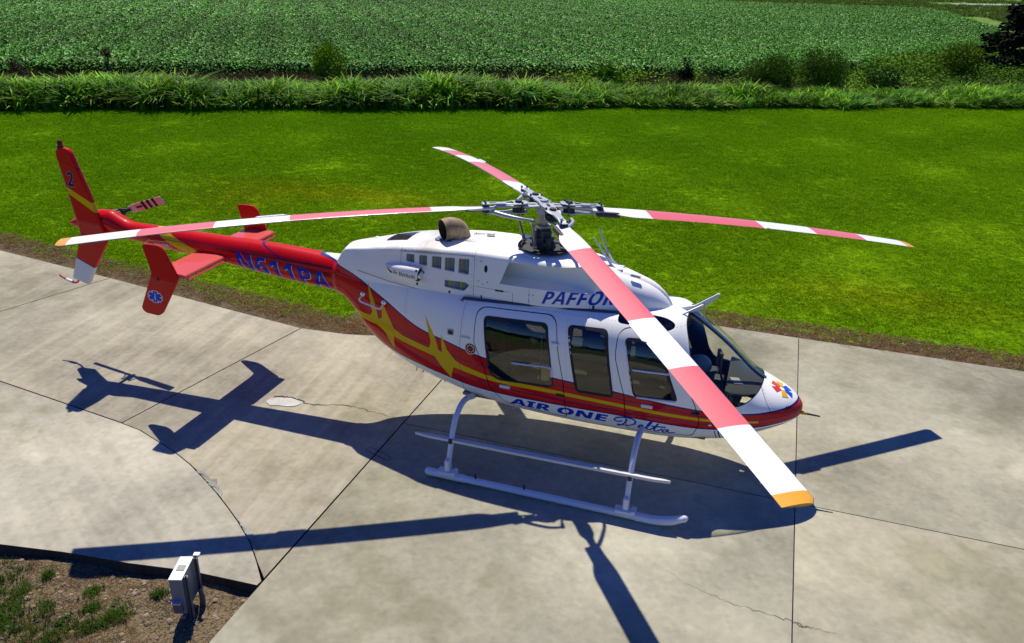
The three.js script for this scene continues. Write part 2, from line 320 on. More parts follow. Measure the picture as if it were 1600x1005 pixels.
function addLeaf(B, p, dir, up, L, W, c) {                          // one folded leaf: two triangles each side of the midrib
  const side = dir.clone().cross(up).normalize(), nn = side.clone().cross(dir).normalize(), o = B.pos.length / 3;
  const q = (l, w, h) => { B.pos.push(p.x + dir.x * L * l + side.x * W * w + nn.x * W * h, p.y + dir.y * L * l + side.y * W * w + nn.y * W * h, p.z + dir.z * L * l + side.z * W * w + nn.z * W * h); B.col.push(...c); };
  q(0, 0, 0); q(0.45, -0.5, 0.18); q(1, 0, -0.12); q(0.45, 0.5, 0.18);
  B.idx.push(o, o + 2, o + 1, o, o + 3, o + 2);
}
const newB = () => ({ pos: [], col: [], idx: [] });
function fromB(B) { const g = new THREE.BufferGeometry(); g.setAttribute('position', new THREE.Float32BufferAttribute(B.pos, 3)); g.setAttribute('color', new THREE.Float32BufferAttribute(B.col, 3)); g.setIndex(B.idx); g.computeVertexNormals(); return g; }
const ud = () => { const a = rr(0, 6.283), y = rr(-1, 1), r = Math.sqrt(1 - y * y); return V(r * Math.cos(a), y, r * Math.sin(a)); };
function scatter(name, geo, mat, N, place, parent, label, category) { // place() -> [x,y,z,scale,tone] or null
  const list = []; for (let i = 0; i < N; i++) { const q = place(i); if (q) list.push(q); }
  const im = new THREE.InstancedMesh(geo, mat, list.length), m = new THREE.Matrix4(), Q = new THREE.Quaternion(), E = new THREE.Euler(), c = new THREE.Color();
  list.forEach((q, i) => { E.set(rr(-0.12, 0.12), rr(0, 6.283), rr(-0.12, 0.12)); Q.setFromEuler(E); m.compose(V(q[0], q[1], q[2]), Q, V(q[3], q[3] * (q[5] ?? 1), q[3])); im.setMatrixAt(i, m); const t = q[4] ?? [1, 1, 1]; c.setRGB(t[0], t[1], t[2]); im.setColorAt(i, c); });
  im.name = numbered(name); im.castShadow = im.receiveShadow = true; (parent ?? scene).add(im);
  im.userData = { kind: 'stuff' }; if (label) im.userData.label = label; if (category) im.userData.category = category; return im;
}
// what the frame can see at depth n along the field direction, with a margin
const sMin = (n) => -11 - (n - 5) * 0.40, sMax = (n) => 12 + (n - 2) * 0.86;
// lawn blades
{
  const cols = [[0.25, 0.47, 0.006], [0.19, 0.43, 0.006], [0.31, 0.47, 0.008], [0.13, 0.32, 0.006]];
  const tuft = bladeClump(22, 0.085, 0.014, 0.042, 0.008, 0.9, cols, 2);
  scatter('lawn_grass', tuft, leafM({ transmission: 0, specularIntensity: 0 }), 190000, () => {
    const d = 10 + 27 * Math.pow(rnd(), 0.72), n = d - 9.05, s = rr(sMin(n), sMax(n)), [x, z] = SN(s, n), e = padEdge(x);
    if (n > 25.4 || z > e - 0.2 - 0.3 * rnd()) return null;
    if (z > e - 0.58 && rnd() < 0.5) return null;
    const q = lawnTone(x, z); if (rnd() < q.worn * 0.5) return null;
    const k = q.k * rr(0.8, 1.2);
    return [x, -0.035, z, rr(0.75, 1.2) * (1 + d * 0.014), [lerp(0.9, 1.08, q.y) * (1 + 0.5 * q.worn) * k, lerp(1.02, 1.0, q.y) * k, k], 0.8];
  }, scene, 'short mown grass of the green lawn', 'grass');
}
// straw and dry tufts along the edge of the concrete, and on the bare earth
{
  const straw = bladeClump(12, 0.09, 0.015, 0.06, 0.008, 2.6, [[0.34, 0.24, 0.11], [0.25, 0.16, 0.07], [0.42, 0.32, 0.17], [0.17, 0.10, 0.045]], 2);
  scatter('dry_straw', straw, leafM({ roughness: 0.9 }), 7500, (i) => {
    if (i < 5200) { const x = -15 + 26 * rnd(), e = padEdge(x), z = e - 0.02 - 0.68 * Math.pow(rnd(), 0.9); return [x, -0.03, z, rr(0.5, 1.2), [1, 1, 1].map((v) => v * rr(0.7, 1.2))]; }
    const x = rr(-6.5, -1.75), z = rr(3.95, 6.2); if (z < 3.75 - 0.135 * (x + 1.7) + 0.04) return null;
    const dry = patchN(x, z, 2.2, 0.8); if (dry < 0.45) return null;
    return [x, dirtY(x, z), z, rr(0.25, 0.6), [1, 0.95, 0.85].map((v) => v * rr(0.7, 1.1))];
  }, scene, 'dry straw and dead grass strewn along the concrete edge', 'straw');
  const green = bladeClump(22, 0.06, 0.03, 0.10, 0.007, 1.1, [[0.06, 0.15, 0.012], [0.08, 0.17, 0.015], [0.045, 0.11, 0.01]], 2);
  const spots = [[-4.2, 4.47, 0.22], [-3.97, 4.55, 0.2], [-4.25, 4.75, 0.3], [-3.9, 4.85, 0.25], [-3.65, 4.88, 0.22], [-3.4, 4.86, 0.2], [-3.2, 4.74, 0.14], [-2.84, 4.52, 0.09], [-2.80, 4.40, 0.09], [-2.90, 4.62, 0.09], [-3.25, 4.27, 0.07], [-3.83, 4.24, 0.05], [-3.1, 4.45, 0.05], [-4.5, 4.6, 0.35], [-4.0, 5.0, 0.4], [-3.0, 5.0, 0.25], [-3.35, 3.98, 0.05], [-3.12, 3.96, 0.05], [-2.6, 4.1, 0.04], [-3.5, 4.6, 0.08]];
  scatter('weed_tufts', green, leafM({ roughness: 0.6 }), 800, () => {
    const [cx, cz, R] = spots[(rnd() * spots.length) | 0], a = rr(0, 6.283), r = R * Math.pow(rnd(), 0.8) * 1.25, x = cx + r * Math.cos(a) * 1.25, z = cz + r * Math.sin(a);
    if (z < 3.75 - 0.135 * (x + 1.7) + 0.05 || rnd() > Math.min(1, R * 4 + 0.15)) return null;
    const k = rr(0.55, 1.2), dryer = rnd() < 0.25 ? 1.7 : 1; return [x, dirtY(x, z), z, rr(0.35, 1.0), [k * dryer, k, k]];
  }, scene, 'green weed tufts growing in the bare earth', 'weeds');
}
{ // pebbles and clods on the bare earth and along the concrete
  const g = new THREE.IcosahedronGeometry(0.018, 1), P = g.attributes.position; for (let i = 0; i < P.count; i++) { const k = 1 + 0.25 * Math.sin(P.getX(i) * 310 + P.getY(i) * 170) * Math.cos(P.getZ(i) * 240); P.setXYZ(i, P.getX(i) * k, P.getY(i) * k * 0.7, P.getZ(i) * k); } g.computeVertexNormals();
  scatter('pebbles', g, M([0.26, 0.20, 0.13], { roughness: 1 }), 2600, (i) => {
    if (i < 1500) { const x = rr(-6.5, -1.72), z = rr(3.75, 6.2); if (z < 3.75 - 0.135 * (x + 1.7) + 0.04) return null; const k = rr(0.5, 1.3); return [x, dirtY(x, z) + 0.002, z, 0.3 + 1.5 * Math.pow(rnd(), 3), [k, k, k]]; }
    const x = -15 + 26 * rnd(), z = padEdge(x) - 0.02 - 0.6 * rnd(), k = rr(0.6, 1.5); return [x, -0.022, z, 0.3 + 1.0 * Math.pow(rnd(), 3), [k, k, k]];
  }, scene, 'small stones and clods of earth along the concrete edges', 'pebbles');
}
// soil of the field beyond the tall grass
{
  const g = new THREE.PlaneGeometry(420, 260, 40, 30); g.rotateX(-Math.PI / 2); const P = g.attributes.position;
  for (let i = 0; i < P.count; i++) { const s = P.getX(i) + 40, n = 26.4 + 130 - P.getZ(i); const [x, z] = SN(s, n); P.setXYZ(i, x, 0.0 - 0.25 * Math.exp(-((n - 31) ** 2) / 6), z); }
  g.computeVertexNormals(); worldUV(g, 6); struct('crop_soil', g, M([0.3, 0.32, 0.2], { map: dirtTex, roughness: 1, side: THREE.DoubleSide }));
}
const nFar = (s) => 127 - (s - 41) * 0.37;
const soyRight = [[19, 34.6], [27, 38], [33, 43], [40, 49.5], [48, 55], [59, 66], [64, 75], [72, 90], [79, 104], [82, 113]];
function soyMaxS(n) { for (let i = 0; i < soyRight.length - 1; i++) { const a = soyRight[i], b = soyRight[i + 1]; if (n >= a[1] && n <= b[1]) return lerp(a[0], b[0], (n - a[1]) / (b[1] - a[1])); } return n < 34.6 ? 19 : 90; }
{
  const B = newB(), up = V(0, 1, 0);
  for (let i = 0; i < 62; i++) {
    const a = rr(0, 6.283), r = 0.42 * Math.sqrt(rnd()), y = 0.78 - 0.62 * r * r / 0.18 * 0.4 - 0.5 * Math.pow(rnd(), 2.2), c = rr(0.35, 1.25), pale = rnd() < 0.11;
    const d = V(Math.cos(a + rr(-0.8, 0.8)), rr(-0.55, 0.25), Math.sin(a + rr(-0.8, 0.8))).normalize();
    addLeaf(B, V(r * Math.cos(a), y, r * Math.sin(a)), d, up.clone().add(ud().multiplyScalar(0.45)).normalize(), rr(0.10, 0.17), rr(0.075, 0.12), pale ? [0.34 * c, 0.62 * c, 0.18 * c] : [0.095 * c, 0.36 * c, 0.024 * c]);  // pale leaves stand for glints, painted as leaf colour
  }
  const soy = fromB(B), mat = leafM({ roughness: 0.5, specularIntensity: 0.08, transmission: 0.1 });
  const G = new THREE.Group(); G.name = 'soybean_crop'; G.userData = { kind: 'stuff', label: 'dense dark green soybean crop filling the field', category: 'crop' }; scene.add(G);
  scatter('soybean_plants', soy, mat, 96000, (i) => {
    const near = i < 33000, n = near ? 35 + 33 * Math.pow(rnd(), 1.1) : 66 + 96 * Math.pow(rnd(), 0.95), s = rr(sMin(n) - 4 - n * 0.16, Math.min(sMax(n) + 2, soyMaxS(n)));
    if (n > nFar(s)) return null;
    if (n < 36.5 + 0.7 * Math.sin(s * 0.7) && rnd() < 0.4) return null;
    const [x, z] = SN(s, n), p = patchN(x, z, 0.09, 2.0), k = (0.8 + 0.35 * p) * rr(0.75, 1.25) * (0.9 + 0.16 * Math.sin(s * 2.1 + n * 0.2));
    if (Math.hypot((s - 56.5) / 1.0, (n - 73.5) / 2.6) < 1) return null;
    return [x, -0.03, z, rr(0.85, 1.15) * (near ? 1 : 1.3), [k * rr(0.85, 1.2), k, k * rr(0.8, 1.25)], near ? 1 : 0.78];
  }, G);
}
// tall grass band in front of the field
{
  const cols = [[0.20, 0.50, 0.010], [0.13, 0.37, 0.010], [0.30, 0.58, 0.015], [0.14, 0.40, 0.01], [0.60, 0.80, 0.28], [0.05, 0.15, 0.008]];
  const clump = bladeClump(36, 0.24, 0.35, 1.2, 0.068, 1.8, cols, 4);
  scatter('tall_grass', clump, leafM({ roughness: 0.5, specularIntensity: 0.1, transmission: 0.3 }), 3500, () => {
    const n = 25.3 + 3.2 * Math.pow(rnd(), 0.9), s = rr(sMin(n) - 9, sMax(n) + 6) , [x, z] = SN(s, n + 0.25 * Math.sin(s * 0.9));
    const k = rr(0.75, 1.2), h = lerp(1.02, 0.66, sstep(2, 17, s)) + 0.10 * Math.sin(s * 0.45 + 1) + 0.07 * Math.sin(s * 1.7);
    const kk = k * (0.7 + 0.6 * patchN(x, z, 1.1, 2.2)); return [x, -0.04, z, rr(0.6, 1.2) * h * (n < 26 ? 0.85 : 1), [kk * rr(0.8, 1.35), kk, kk * rr(0.8, 1.3)]];
  }, scene, 'band of tall lush grass between the lawn and the field', 'tall grass');
  // brown weeds in the ditch behind it
  const dry = bladeClump(30, 0.3, 0.25, 0.95, 0.022, 0.8, [[0.16, 0.105, 0.05], [0.11, 0.08, 0.035], [0.20, 0.13, 0.07], [0.07, 0.085, 0.02], [0.13, 0.06, 0.04]], 3);
  scatter('dry_weeds', dry, leafM({ roughness: 0.8 }), 1500, () => {
    const n = rr(28.6, 35.2), s = rr(sMin(n) - 8, 16), [x, z] = SN(s, n); const k = rr(0.5, 1.0) * (patchN(x, z, 0.35, 3.3) < 0.4 ? 0.6 : 1); return [x, -0.15, z, rr(0.7, 1.1) * (n > 32 ? 0.9 : 1.1), [k, k * rr(0.8, 1.1), k]];
  }, scene, 'brown dead weeds in the ditch behind the tall grass', 'weeds');
  // leafy weeds spreading on the right between the band and the crop
  const B = newB();
  for (let i = 0; i < 70; i++) {
    const d = ud(); d.y = Math.abs(d.y) * 0.9; const r = Math.cbrt(rnd()), p = V(d.x * 0.55 * r, 0.15 + d.y * 0.75 * r, d.z * 0.55 * r), c = rr(0.6, 1.35);
    addLeaf(B, p, V(d.x, rr(-0.3, 0.4), d.z).normalize(), V(0, 1, 0).add(ud().multiplyScalar(0.6)).normalize(), rr(0.10, 0.2), rr(0.07, 0.13), [0.085 * c, 0.235 * c, 0.010 * c]);
  }
  scatter('leafy_weeds', fromB(B), leafM({ roughness: 0.5 }), 2300, () => {
    const n = rr(29.6, 53), s0 = n < 33 ? 10 : 17 + (n - 33) * 1.3, s = rr(n < 33 ? 6 : soyMaxS(n) - 1.5, sMax(n) + 3), [x, z] = SN(s, n);
    if (Math.hypot(s - 18.7, n - 29.5) < 2.6) return null;
    if (s < s0 - 3) return rnd() < 0.3 ? [x, -0.15, z, rr(0.5, 0.8), [0.9, 1, 0.8]] : null;
    const p = patchN(x, z, 0.3, 5), pale = n > 46 && s < 47 && s > 34; const k = (0.3 + 1.2 * p) * rr(0.7, 1.3);
    return [x, -0.15, z, rr(0.6, 1.2) * (0.7 + 0.5 * p), pale ? [1.7, 1.6, 5] : [k * (1 + 0.45 * p), k, k * 0.7]];
  }, scene, 'green and yellow leafy weeds between the tall grass and the crop', 'weeds');
}
// grass verge, road and sandy track at the far end of the field
{
  const q = (pts, y, name, mat, s, label) => { const g = new THREE.ShapeGeometry(roundPoly(pts.map(([x, z]) => [x, -z]), 2)); g.rotateX(-Math.PI / 2); g.translate(0, y, 0); worldUV(g, s); return struct(name, g, mat, label); };
  const A = (s, n) => SN(s, n);
  q([A(-60, 164.5), A(41, 127.5), A(80, 113), A(62, 68), A(110, 68), A(200, 100), A(200, 260), A(-60, 300)], 0.05, 'grass_verge', M([0.9, 0.9, 1], { map: lawnTex, roughness: 1 }), 9, 'bright grass verge beyond the far end of the crop');
  q([[27.5, -176.5], [48.5, -187.5], [120, -225], [124, -231], [50, -196.5], [31.5, -186]], 0.06, 'road', M([0.42, 0.42, 0.42], { roughness: 0.9 }), 9, 'pale grey road beyond the far grass verge');
  q([[29.4, -141], [32.0, -137], [31.9, -128], [28, -108], [25.4, -92], [24.0, -91.5], [24.9, -99], [28.7, -121], [27.6, -126.6]], 0.06, 'dirt_track', M([1.25, 1.25, 1.3], { map: dirtTex, roughness: 1 }), 3, 'sandy bare track at the corner of the crop');
  scatter('verge_grass', bladeClump(20, 0.5, 0.2, 0.55, 0.06, 0.9, [[0.13, 0.20, 0.02], [0.10, 0.19, 0.02], [0.17, 0.21, 0.04]], 2), leafM(), 9000, () => {
    const n = rr(66, 172), s = rr(30, sMax(n) + 4); if (n < nFar(s) + 0.5 && s < soyMaxS(n) + 0.5) return null; const [x, z] = SN(s, n);
    const on = (x - 27.5) * 0.47 + (z + 181) * 0.88; if (Math.abs(on) < 5.5 && x > 27) return null;
    if (n < 100 && s < soyMaxS(n) + 6) return null;
    const k = rr(0.8, 1.2); return [x, 0.03, z, rr(0.7, 1.3), [k, k, k]];
  }, scene, 'long bright grass on the far verge by the road', 'grass');
}
// bushes and trees
const barkMat = M([0.10, 0.075, 0.05], { roughness: 0.95 });
function bush(name, label, s, n, R, H, o) {
  const [x, z] = SN(s, n), t = thing(name, label, o.category ?? 'bush', [x, -0.15, z], 0, o.group);
  const B = newB(), stems = [];
  const lobes = []; for (let i = 0; i < o.lobes; i++) { const a = rr(0, 6.283), rad = Math.sqrt(rnd()) * R * 0.62, h = rr(o.low ?? 0.25, 0.86); lobes.push([V(Math.cos(a) * rad * (1 - (o.cone ?? 0) * h), h * H, Math.sin(a) * rad * (1 - (o.cone ?? 0) * h)), rr(0.22, 0.42) * R * (1 - 0.5 * (o.cone ?? 0) * h), rr(0.75, 1.25)]); }
  if (o.top) lobes.push([V(0, H * 0.92, 0), R * 0.2, 1.1]);
  for (const [c, r] of lobes) stems.push(cyl([0, 0, 0], [c.x * 0.9, c.y * 0.92, c.z * 0.9], 0.018 + H * 0.012, 0.006, 6));
  for (let i = 0; i < o.leaves; i++) {
    const [c, r, k] = lobes[(rnd() * lobes.length) | 0], d = ud(), q = Math.pow(rnd(), 0.42), p = c.clone().addScaledVector(d, r * q * rr(0.85, 1.2)); if (p.y < 0.05) continue;
    const dir = d.clone().add(V(0, rr(-0.6, 0.5), 0)).add(ud().multiplyScalar(0.6)).normalize(), v = k * rr(0.65, 1.35), cc = o.color;
    const yel = rnd() < (o.yellow ?? 0) ? 1.5 : 1;
    addLeaf(B, p, dir, ud(), o.leaf * rr(0.7, 1.3), o.leaf * (o.wide ?? 0.5) * rr(0.7, 1.3), [cc[0] * v * yel, cc[1] * v * (yel > 1 ? 1.1 : 1), cc[2] * v]);
  }
  obj('stem', stems, barkMat, t); obj('crown', fromB(B), leafM({ roughness: o.rough ?? 0.55 }), t); return t;
}
const cedar = { lobes: 44, leaves: 17000, leaf: 0.09, wide: 0.4, color: [0.085, 0.19, 0.012], yellow: 0.22, category: 'bush', low: 0.12 };
bush('round_bush', 'rounded dark green bush behind the tall grass, smaller of the joined pair', 17.2, 29.2, 1.5, 1.95, cedar);
bush('round_bush', 'rounded dark green bush behind the tall grass, taller of the joined pair', 19.9, 29.2, 1.5, 2.35, cedar);
bush('sapling', 'tall yellow green sapling rising above the tall grass beyond the rotor', -3.9, 30.1, 1.0, 2.25, { lobes: 16, leaves: 2600, leaf: 0.13, wide: 0.5, color: [0.19, 0.36, 0.012], yellow: 0.2, category: 'sapling', low: 0.3, top: true });
bush('shrub', 'low bright green broad-leaved shrub among brown weeds in the ditch', 9.2, 29.6, 0.85, 1.35, { lobes: 10, leaves: 800, leaf: 0.2, wide: 0.55, color: [0.12, 0.30, 0.012], category: 'shrub', top: true });
bush('shrub', 'small dark pointed evergreen shrub at the edge of the crop', 13.6, 31.3, 0.78, 1.55, { lobes: 14, leaves: 2600, leaf: 0.1, wide: 0.4, color: [0.016, 0.035, 0.012], cone: 0.85, category: 'shrub', low: 0.1, top: true });
bush('weed_plant', 'tall thin brownish weed with feathery head behind the grass', -14.2, 33.2, 0.26, 1.75, { lobes: 7, leaves: 500, leaf: 0.12, wide: 0.3, color: [0.14, 0.12, 0.035], category: 'weed', low: 0.3, top: true });
bush('weed_plant', 'short reddish brown weed plume beyond the tall grass near the tail', -18.0, 33.0, 0.4, 1.25, { lobes: 6, leaves: 420, leaf: 0.11, wide: 0.3, color: [0.16, 0.09, 0.045], category: 'weed', low: 0.4 });
bush('shrub', 'dark sprawling shrub beside the joined pair of bushes', 23.8, 30.0, 1.25, 1.15, { lobes: 14, leaves: 2200, leaf: 0.14, wide: 0.5, color: [0.05, 0.12, 0.014], category: 'shrub', low: 0.15 });
bush('shrub', 'leafy green bush in front of the dark tree by the crop', 31.5, 34.5, 1.5, 2.2, { lobes: 16, leaves: 3600, leaf: 0.14, wide: 0.5, color: [0.16, 0.25, 0.012], category: 'bush', low: 0.15 });
{ // dark conifer at the right edge
  const [x, z] = SN(39.9, 39.6), t = thing('conifer_tree', 'dark spreading conifer tree at the edge of the crop', 'tree', [x, -0.2, z]);
  const trunk = [tube([[0, 0, 0], [0.05, 2.5, 0.03], [0, 6, 0.02], [0.02, 10.4, 0]], (u) => 0.24 * (1 - 0.9 * u), 24, 10)], B = newB();
  for (let i = 0; i < 74; i++) {
    const y = 0.4 + 9.6 * Math.pow(i / 74, 1.35), a = i * 2.4, L = Math.max(0.5, 4.0 - 0.62 * y + (y < 2.6 ? 0.5 : 0) - (y > 4 ? -0.15 * (y - 4) : 0)) * rr(0.8, 1.1), d = V(Math.cos(a), 0, Math.sin(a)), tip = V(d.x * L, y - 0.14 * L + rr(-0.2, 0.3), d.z * L);
    trunk.push(cyl([0, y, 0], tip.toArray(), 0.05, 0.012, 6));
    for (let k = 0; k < 300; k++) {
      const u = Math.pow(rnd(), 0.6), p = V(0, y, 0).lerp(tip, u), w = 0.55 * (0.3 + u) * (1.15 - u * 0.6); p.add(V(rr(-w, w), rr(-0.32, 0.12), rr(-w, w)));
      const c = rr(0.5, 1.3); addLeaf(B, p, d.clone().add(V(rr(-0.8, 0.8), rr(-0.7, 0.1), rr(-0.8, 0.8))).normalize(), ud(), rr(0.2, 0.42), rr(0.10, 0.18), [0.012 * c, 0.026 * c, 0.010 * c]);
    }
  }
  obj('trunk', trunk, barkMat, t); obj('crown', fromB(B), leafM({ roughness: 0.7 }), t);
}

// ------------------------------------------------------------------ helicopter
const heli = thing('helicopter', 'white and red air ambulance helicopter with striped rotor blades parked on the pad', 'helicopter');
const RED = '#c80a0e', NAVY = '#0d1f6e', YEL = '#d8b400', WHITE = '#f4f2ec', BLUE = '#1638b0';
const gloss = (o) => PH({ roughness: 0.42, specularIntensity: 0.12, clearcoat: 0.38, clearcoatRoughness: 0.03, ...o });
const whitePaint = gloss({ color: lin(0.80, 0.79, 0.76) }), redPaint = gloss({ color: lin(0.48, 0.004, 0.006) });
const glareRed = gloss({ color: lin(0.62, 0.085, 0.075), roughness: 0.4, clearcoat: 0.6 });  // stabiliser red with the sun glare lightened into its colour
const blackM = M([0.018, 0.018, 0.02], { roughness: 0.55 }), rubber = M([0.02, 0.02, 0.022], { roughness: 0.8 });
const darkMetal = M([0.06, 0.06, 0.065], { roughness: 0.45, metalness: 0.5 }), greyMetal = M([0.42, 0.43, 0.45], { roughness: 0.38, metalness: 0.55 });
const hubPaint = M([0.40, 0.42, 0.45], { roughness: 0.42, metalness: 0.25 });
const palePaint = M([0.62, 0.64, 0.67], { roughness: 0.4, metalness: 0.1 }), chrome = M([0.75, 0.76, 0.78], { roughness: 0.2, metalness: 1 });
const steel = M([0.35, 0.35, 0.36], { roughness: 0.35, metalness: 0.9 });
const gearPaint = gloss({ color: lin(0.66, 0.69, 0.74), clearcoat: 0.5 });

// --- fuselage sections: x, belly y, roof y, half width, y of greatest width, exponents below and above
const ST = [[-2.76, 1.562, 2.098, .238, 1.83, 2.0, 2.0], [-2.70, 1.55, 2.10, .245, 1.83, 2.0, 2.0], [-2.50, 1.38, 2.10, .29, 1.76, 2.0, 2.2], [-2.30, 1.12, 2.10, .345, 1.66, 2.2, 2.5],
  [-2.00, .925, 2.10, .43, 1.55, 2.5, 2.9], [-1.60, .78, 2.10, .53, 1.45, 2.9, 3.1], [-1.10, .675, 2.09, .635, 1.32, 3.1, 3.3], [-.60, .60, 2.07, .71, 1.22, 3.2, 3.4], [0, .545, 2.06, .745, 1.15, 3.3, 3.4],
  [.70, .525, 2.06, .75, 1.12, 3.3, 3.4], [1.40, .53, 2.06, .745, 1.12, 3.3, 3.3], [1.70, .535, 2.05, .73, 1.12, 3.3, 3.0], [1.85, .54, 1.99, .715, 1.11, 3.2, 2.7], [2.07, .555, 1.85, .685, 1.10, 3.1, 2.4],
  [2.30, .58, 1.68, .635, 1.08, 2.9, 2.2], [2.45, .60, 1.55, .59, 1.06, 2.7, 2.1], [2.60, .635, 1.42, .535, 1.04, 2.5, 2.0], [2.73, .68, 1.335, .48, 1.03, 2.4, 2.0], [2.90, .75, 1.265, .39, 1.02, 2.2, 2.0],
  [3.02, .81, 1.215, .31, 1.015, 2.1, 2.0], [3.12, .865, 1.155, .215, 1.01, 2.0, 2.0], [3.18, .91, 1.10, .135, 1.01, 2.0, 2.0], [3.212, .96, 1.055, .06, 1.005, 2.0, 2.0]];
function hermite(T) {                                               // monotone interpolation of a table over its first column
  const n = T.length, D = T.map((r) => r.slice());
  for (let c = 1; c < T[0].length; c++) {
    const d = []; for (let i = 0; i < n - 1; i++) d.push((T[i + 1][c] - T[i][c]) / (T[i + 1][0] - T[i][0]));
    for (let i = 0; i < n; i++) D[i][c] = i === 0 ? d[0] : i === n - 1 ? d[n - 2] : d[i - 1] * d[i] <= 0 ? 0 : 2 * d[i - 1] * d[i] / (d[i - 1] + d[i]);
  }
  return (x) => {
    let i = 0; while (i < n - 2 && x > T[i + 1][0]) i++;
    const h = T[i + 1][0] - T[i][0], t = clamp((x - T[i][0]) / h, 0, 1), t2 = t * t, t3 = t2 * t;
    return T[i].map((v, c) => c ? (2 * t3 - 3 * t2 + 1) * v + (t3 - 2 * t2 + t) * h * D[i][c] + (3 * t2 - 2 * t3) * T[i + 1][c] + (t3 - t2) * h * D[i + 1][c] : x);
  };
}
const bodySec = hermite(ST);
function bodyPt(x, a, side) {
  const [, yb, yt, w, ym, nb, nt] = bodySec(x), c = Math.max(0, Math.cos(a)), s = Math.sin(a), n = s >= 0 ? nt : nb;
  return V(x, ym + (s >= 0 ? yt - ym : ym - yb) * Math.sign(s) * Math.pow(Math.abs(s), 2 / n), side * w * Math.pow(c, 2 / n));
}
function bodyZ(x, y) { const [, yb, yt, w, ym, nb, nt] = bodySec(x), t = clamp((y - ym) / (y > ym ? yt - ym : ym - yb), -1, 1), n = y > ym ? nt : nb; return w * Math.pow(1 - Math.pow(Math.abs(t), n), 1 / n); }
const XS = []; for (let x = -2.76; x < 2.2; x += 0.062) XS.push(x); for (let x = 2.2; x < 3.0; x += 0.035) XS.push(x); for (let x = 3.0; x <= 3.2; x += 0.015) XS.push(x); XS.push(3.212);
const NA = 44;
// a closed skin of the body moved outwards by off along its normals
function bodySkin(off, uvMode, flip) {
  const pos = [], uv = [], idx = [];
  const nrm = (x, a, s) => { const e = 0.004, A = clamp(a, -1.54, 1.54), p = bodyPt(x, A, s), tx = bodyPt(Math.min(x + e, 3.212), A, s).sub(bodyPt(Math.max(x - e, -2.76), A, s)), ta = bodyPt(x, A + 0.01, s).sub(bodyPt(x, A - 0.01, s)); const n = tx.cross(ta).normalize(); if (n.z * s < 0) n.negate(); if (Math.abs(a) > 1.55) { n.z = 0; n.normalize(); } return n; };
  const put = (p) => { pos.push(p.x, p.y, p.z); if (uvMode === 'livery') { const v = clamp((p.y - 0.5) / 1.65, 0, 1) * 0.5; uv.push((p.x + 3) / 6.3, v + (put.side > 0 ? 0.5 : 0)); } else uv.push(0.0025, 0.75); };
  for (const s of [1, -1]) {
    put.side = s; const o = pos.length / 3, W = NA + 1;
    for (const x of XS) for (let k = 0; k <= NA; k++) { const a = -Math.PI / 2 + Math.PI * k / NA, p = bodyPt(x, a, s); if (off) { p.addScaledVector(nrm(x, a, s), off); if (k === 0 || k === NA) p.z = 0; } put(p); }
    for (let i = 0; i < XS.length - 1; i++) for (let k = 0; k < NA; k++) { const a = o + i * W + k, q = [a, a + 1, a + W, a + 1, a + W + 1, a + W]; idx.push(...((s > 0) !== flip ? q.reverse() : q)); }
    for (const [i, f] of [[0, 1], [XS.length - 1, -1]]) { // end caps
      const [, yb, yt] = bodySec(XS[i]); const c = pos.length / 3; put(V(XS[i] + (f > 0 ? -off : off + 0.004), (yb + yt) / 2, 0));
      for (let k = 0; k < NA; k++) { const a = o + i * W + k, q = [c, a + 1, a]; idx.push(...((s * f > 0) !== flip ? q.reverse() : q)); }
    }
  }
  const g = new THREE.BufferGeometry(); g.setAttribute('position', new THREE.Float32BufferAttribute(pos, 3)); g.setAttribute('uv', new THREE.Float32BufferAttribute(uv, 2)); g.setIndex(idx);
  // smooth normals shared across the centre line
  const m = mergeVertices(new THREE.BufferGeometry().setAttribute('position', g.attributes.position.clone()).setIndex(idx.slice()), 1e-5); m.computeVertexNormals();
  const key = (x, y, z) => Math.round(x * 1e4) + ',' + Math.round(y * 1e4) + ',' + Math.round(z * 1e4), map = new Map(), mp = m.attributes.position, mn = m.attributes.normal;
  for (let i = 0; i < mp.count; i++) map.set(key(mp.getX(i), mp.getY(i), mp.getZ(i)), [mn.getX(i), mn.getY(i), mn.getZ(i)]);
  g.computeVertexNormals(); const gn = g.attributes.normal, gp = g.attributes.position;
  for (let i = 0; i < gp.count; i++) { const q = map.get(key(gp.getX(i), gp.getY(i), gp.getZ(i))); if (q) gn.setXYZ(i, ...q); }
  return g;
}
function shell(o, i, mode) { return mergeGeometries([bodySkin(o, mode, false).toNonIndexed(), bodySkin(i, 'dark', true).toNonIndexed()]); }
const evaluator = new Evaluator(); evaluator.useGroups = false; evaluator.attributes = ['position', 'normal', 'uv'];
const brush = (g) => { const b = new Brush(g.index ? g : g); b.updateMatrixWorld(); return b; };
const csg = (a, b, op) => evaluator.evaluate(a, b, op);
function constUV(g, u, v) { const n = g.attributes.position.count, U = new Float32Array(2 * n); for (let i = 0; i < n; i++) { U[2 * i] = u; U[2 * i + 1] = v; } g.setAttribute('uv', new THREE.BufferAttribute(U, 2)); return g; }
function prism(pts, r, z0, z1, hole) {                              // side-view outline swept across z; r corner radius
  const sh = roundPoly(pts, r); if (hole) sh.holes.push(new THREE.Path(roundPoly(hole[0], hole[1]).getPoints(8)));
  const g = new THREE.ExtrudeGeometry(sh, { depth: Math.abs(z1 - z0), bevelEnabled: false, curveSegments: 8 }); g.translate(0, 0, Math.min(z0, z1)); return brush(constUV(g, 0.0025, 0.75));
}
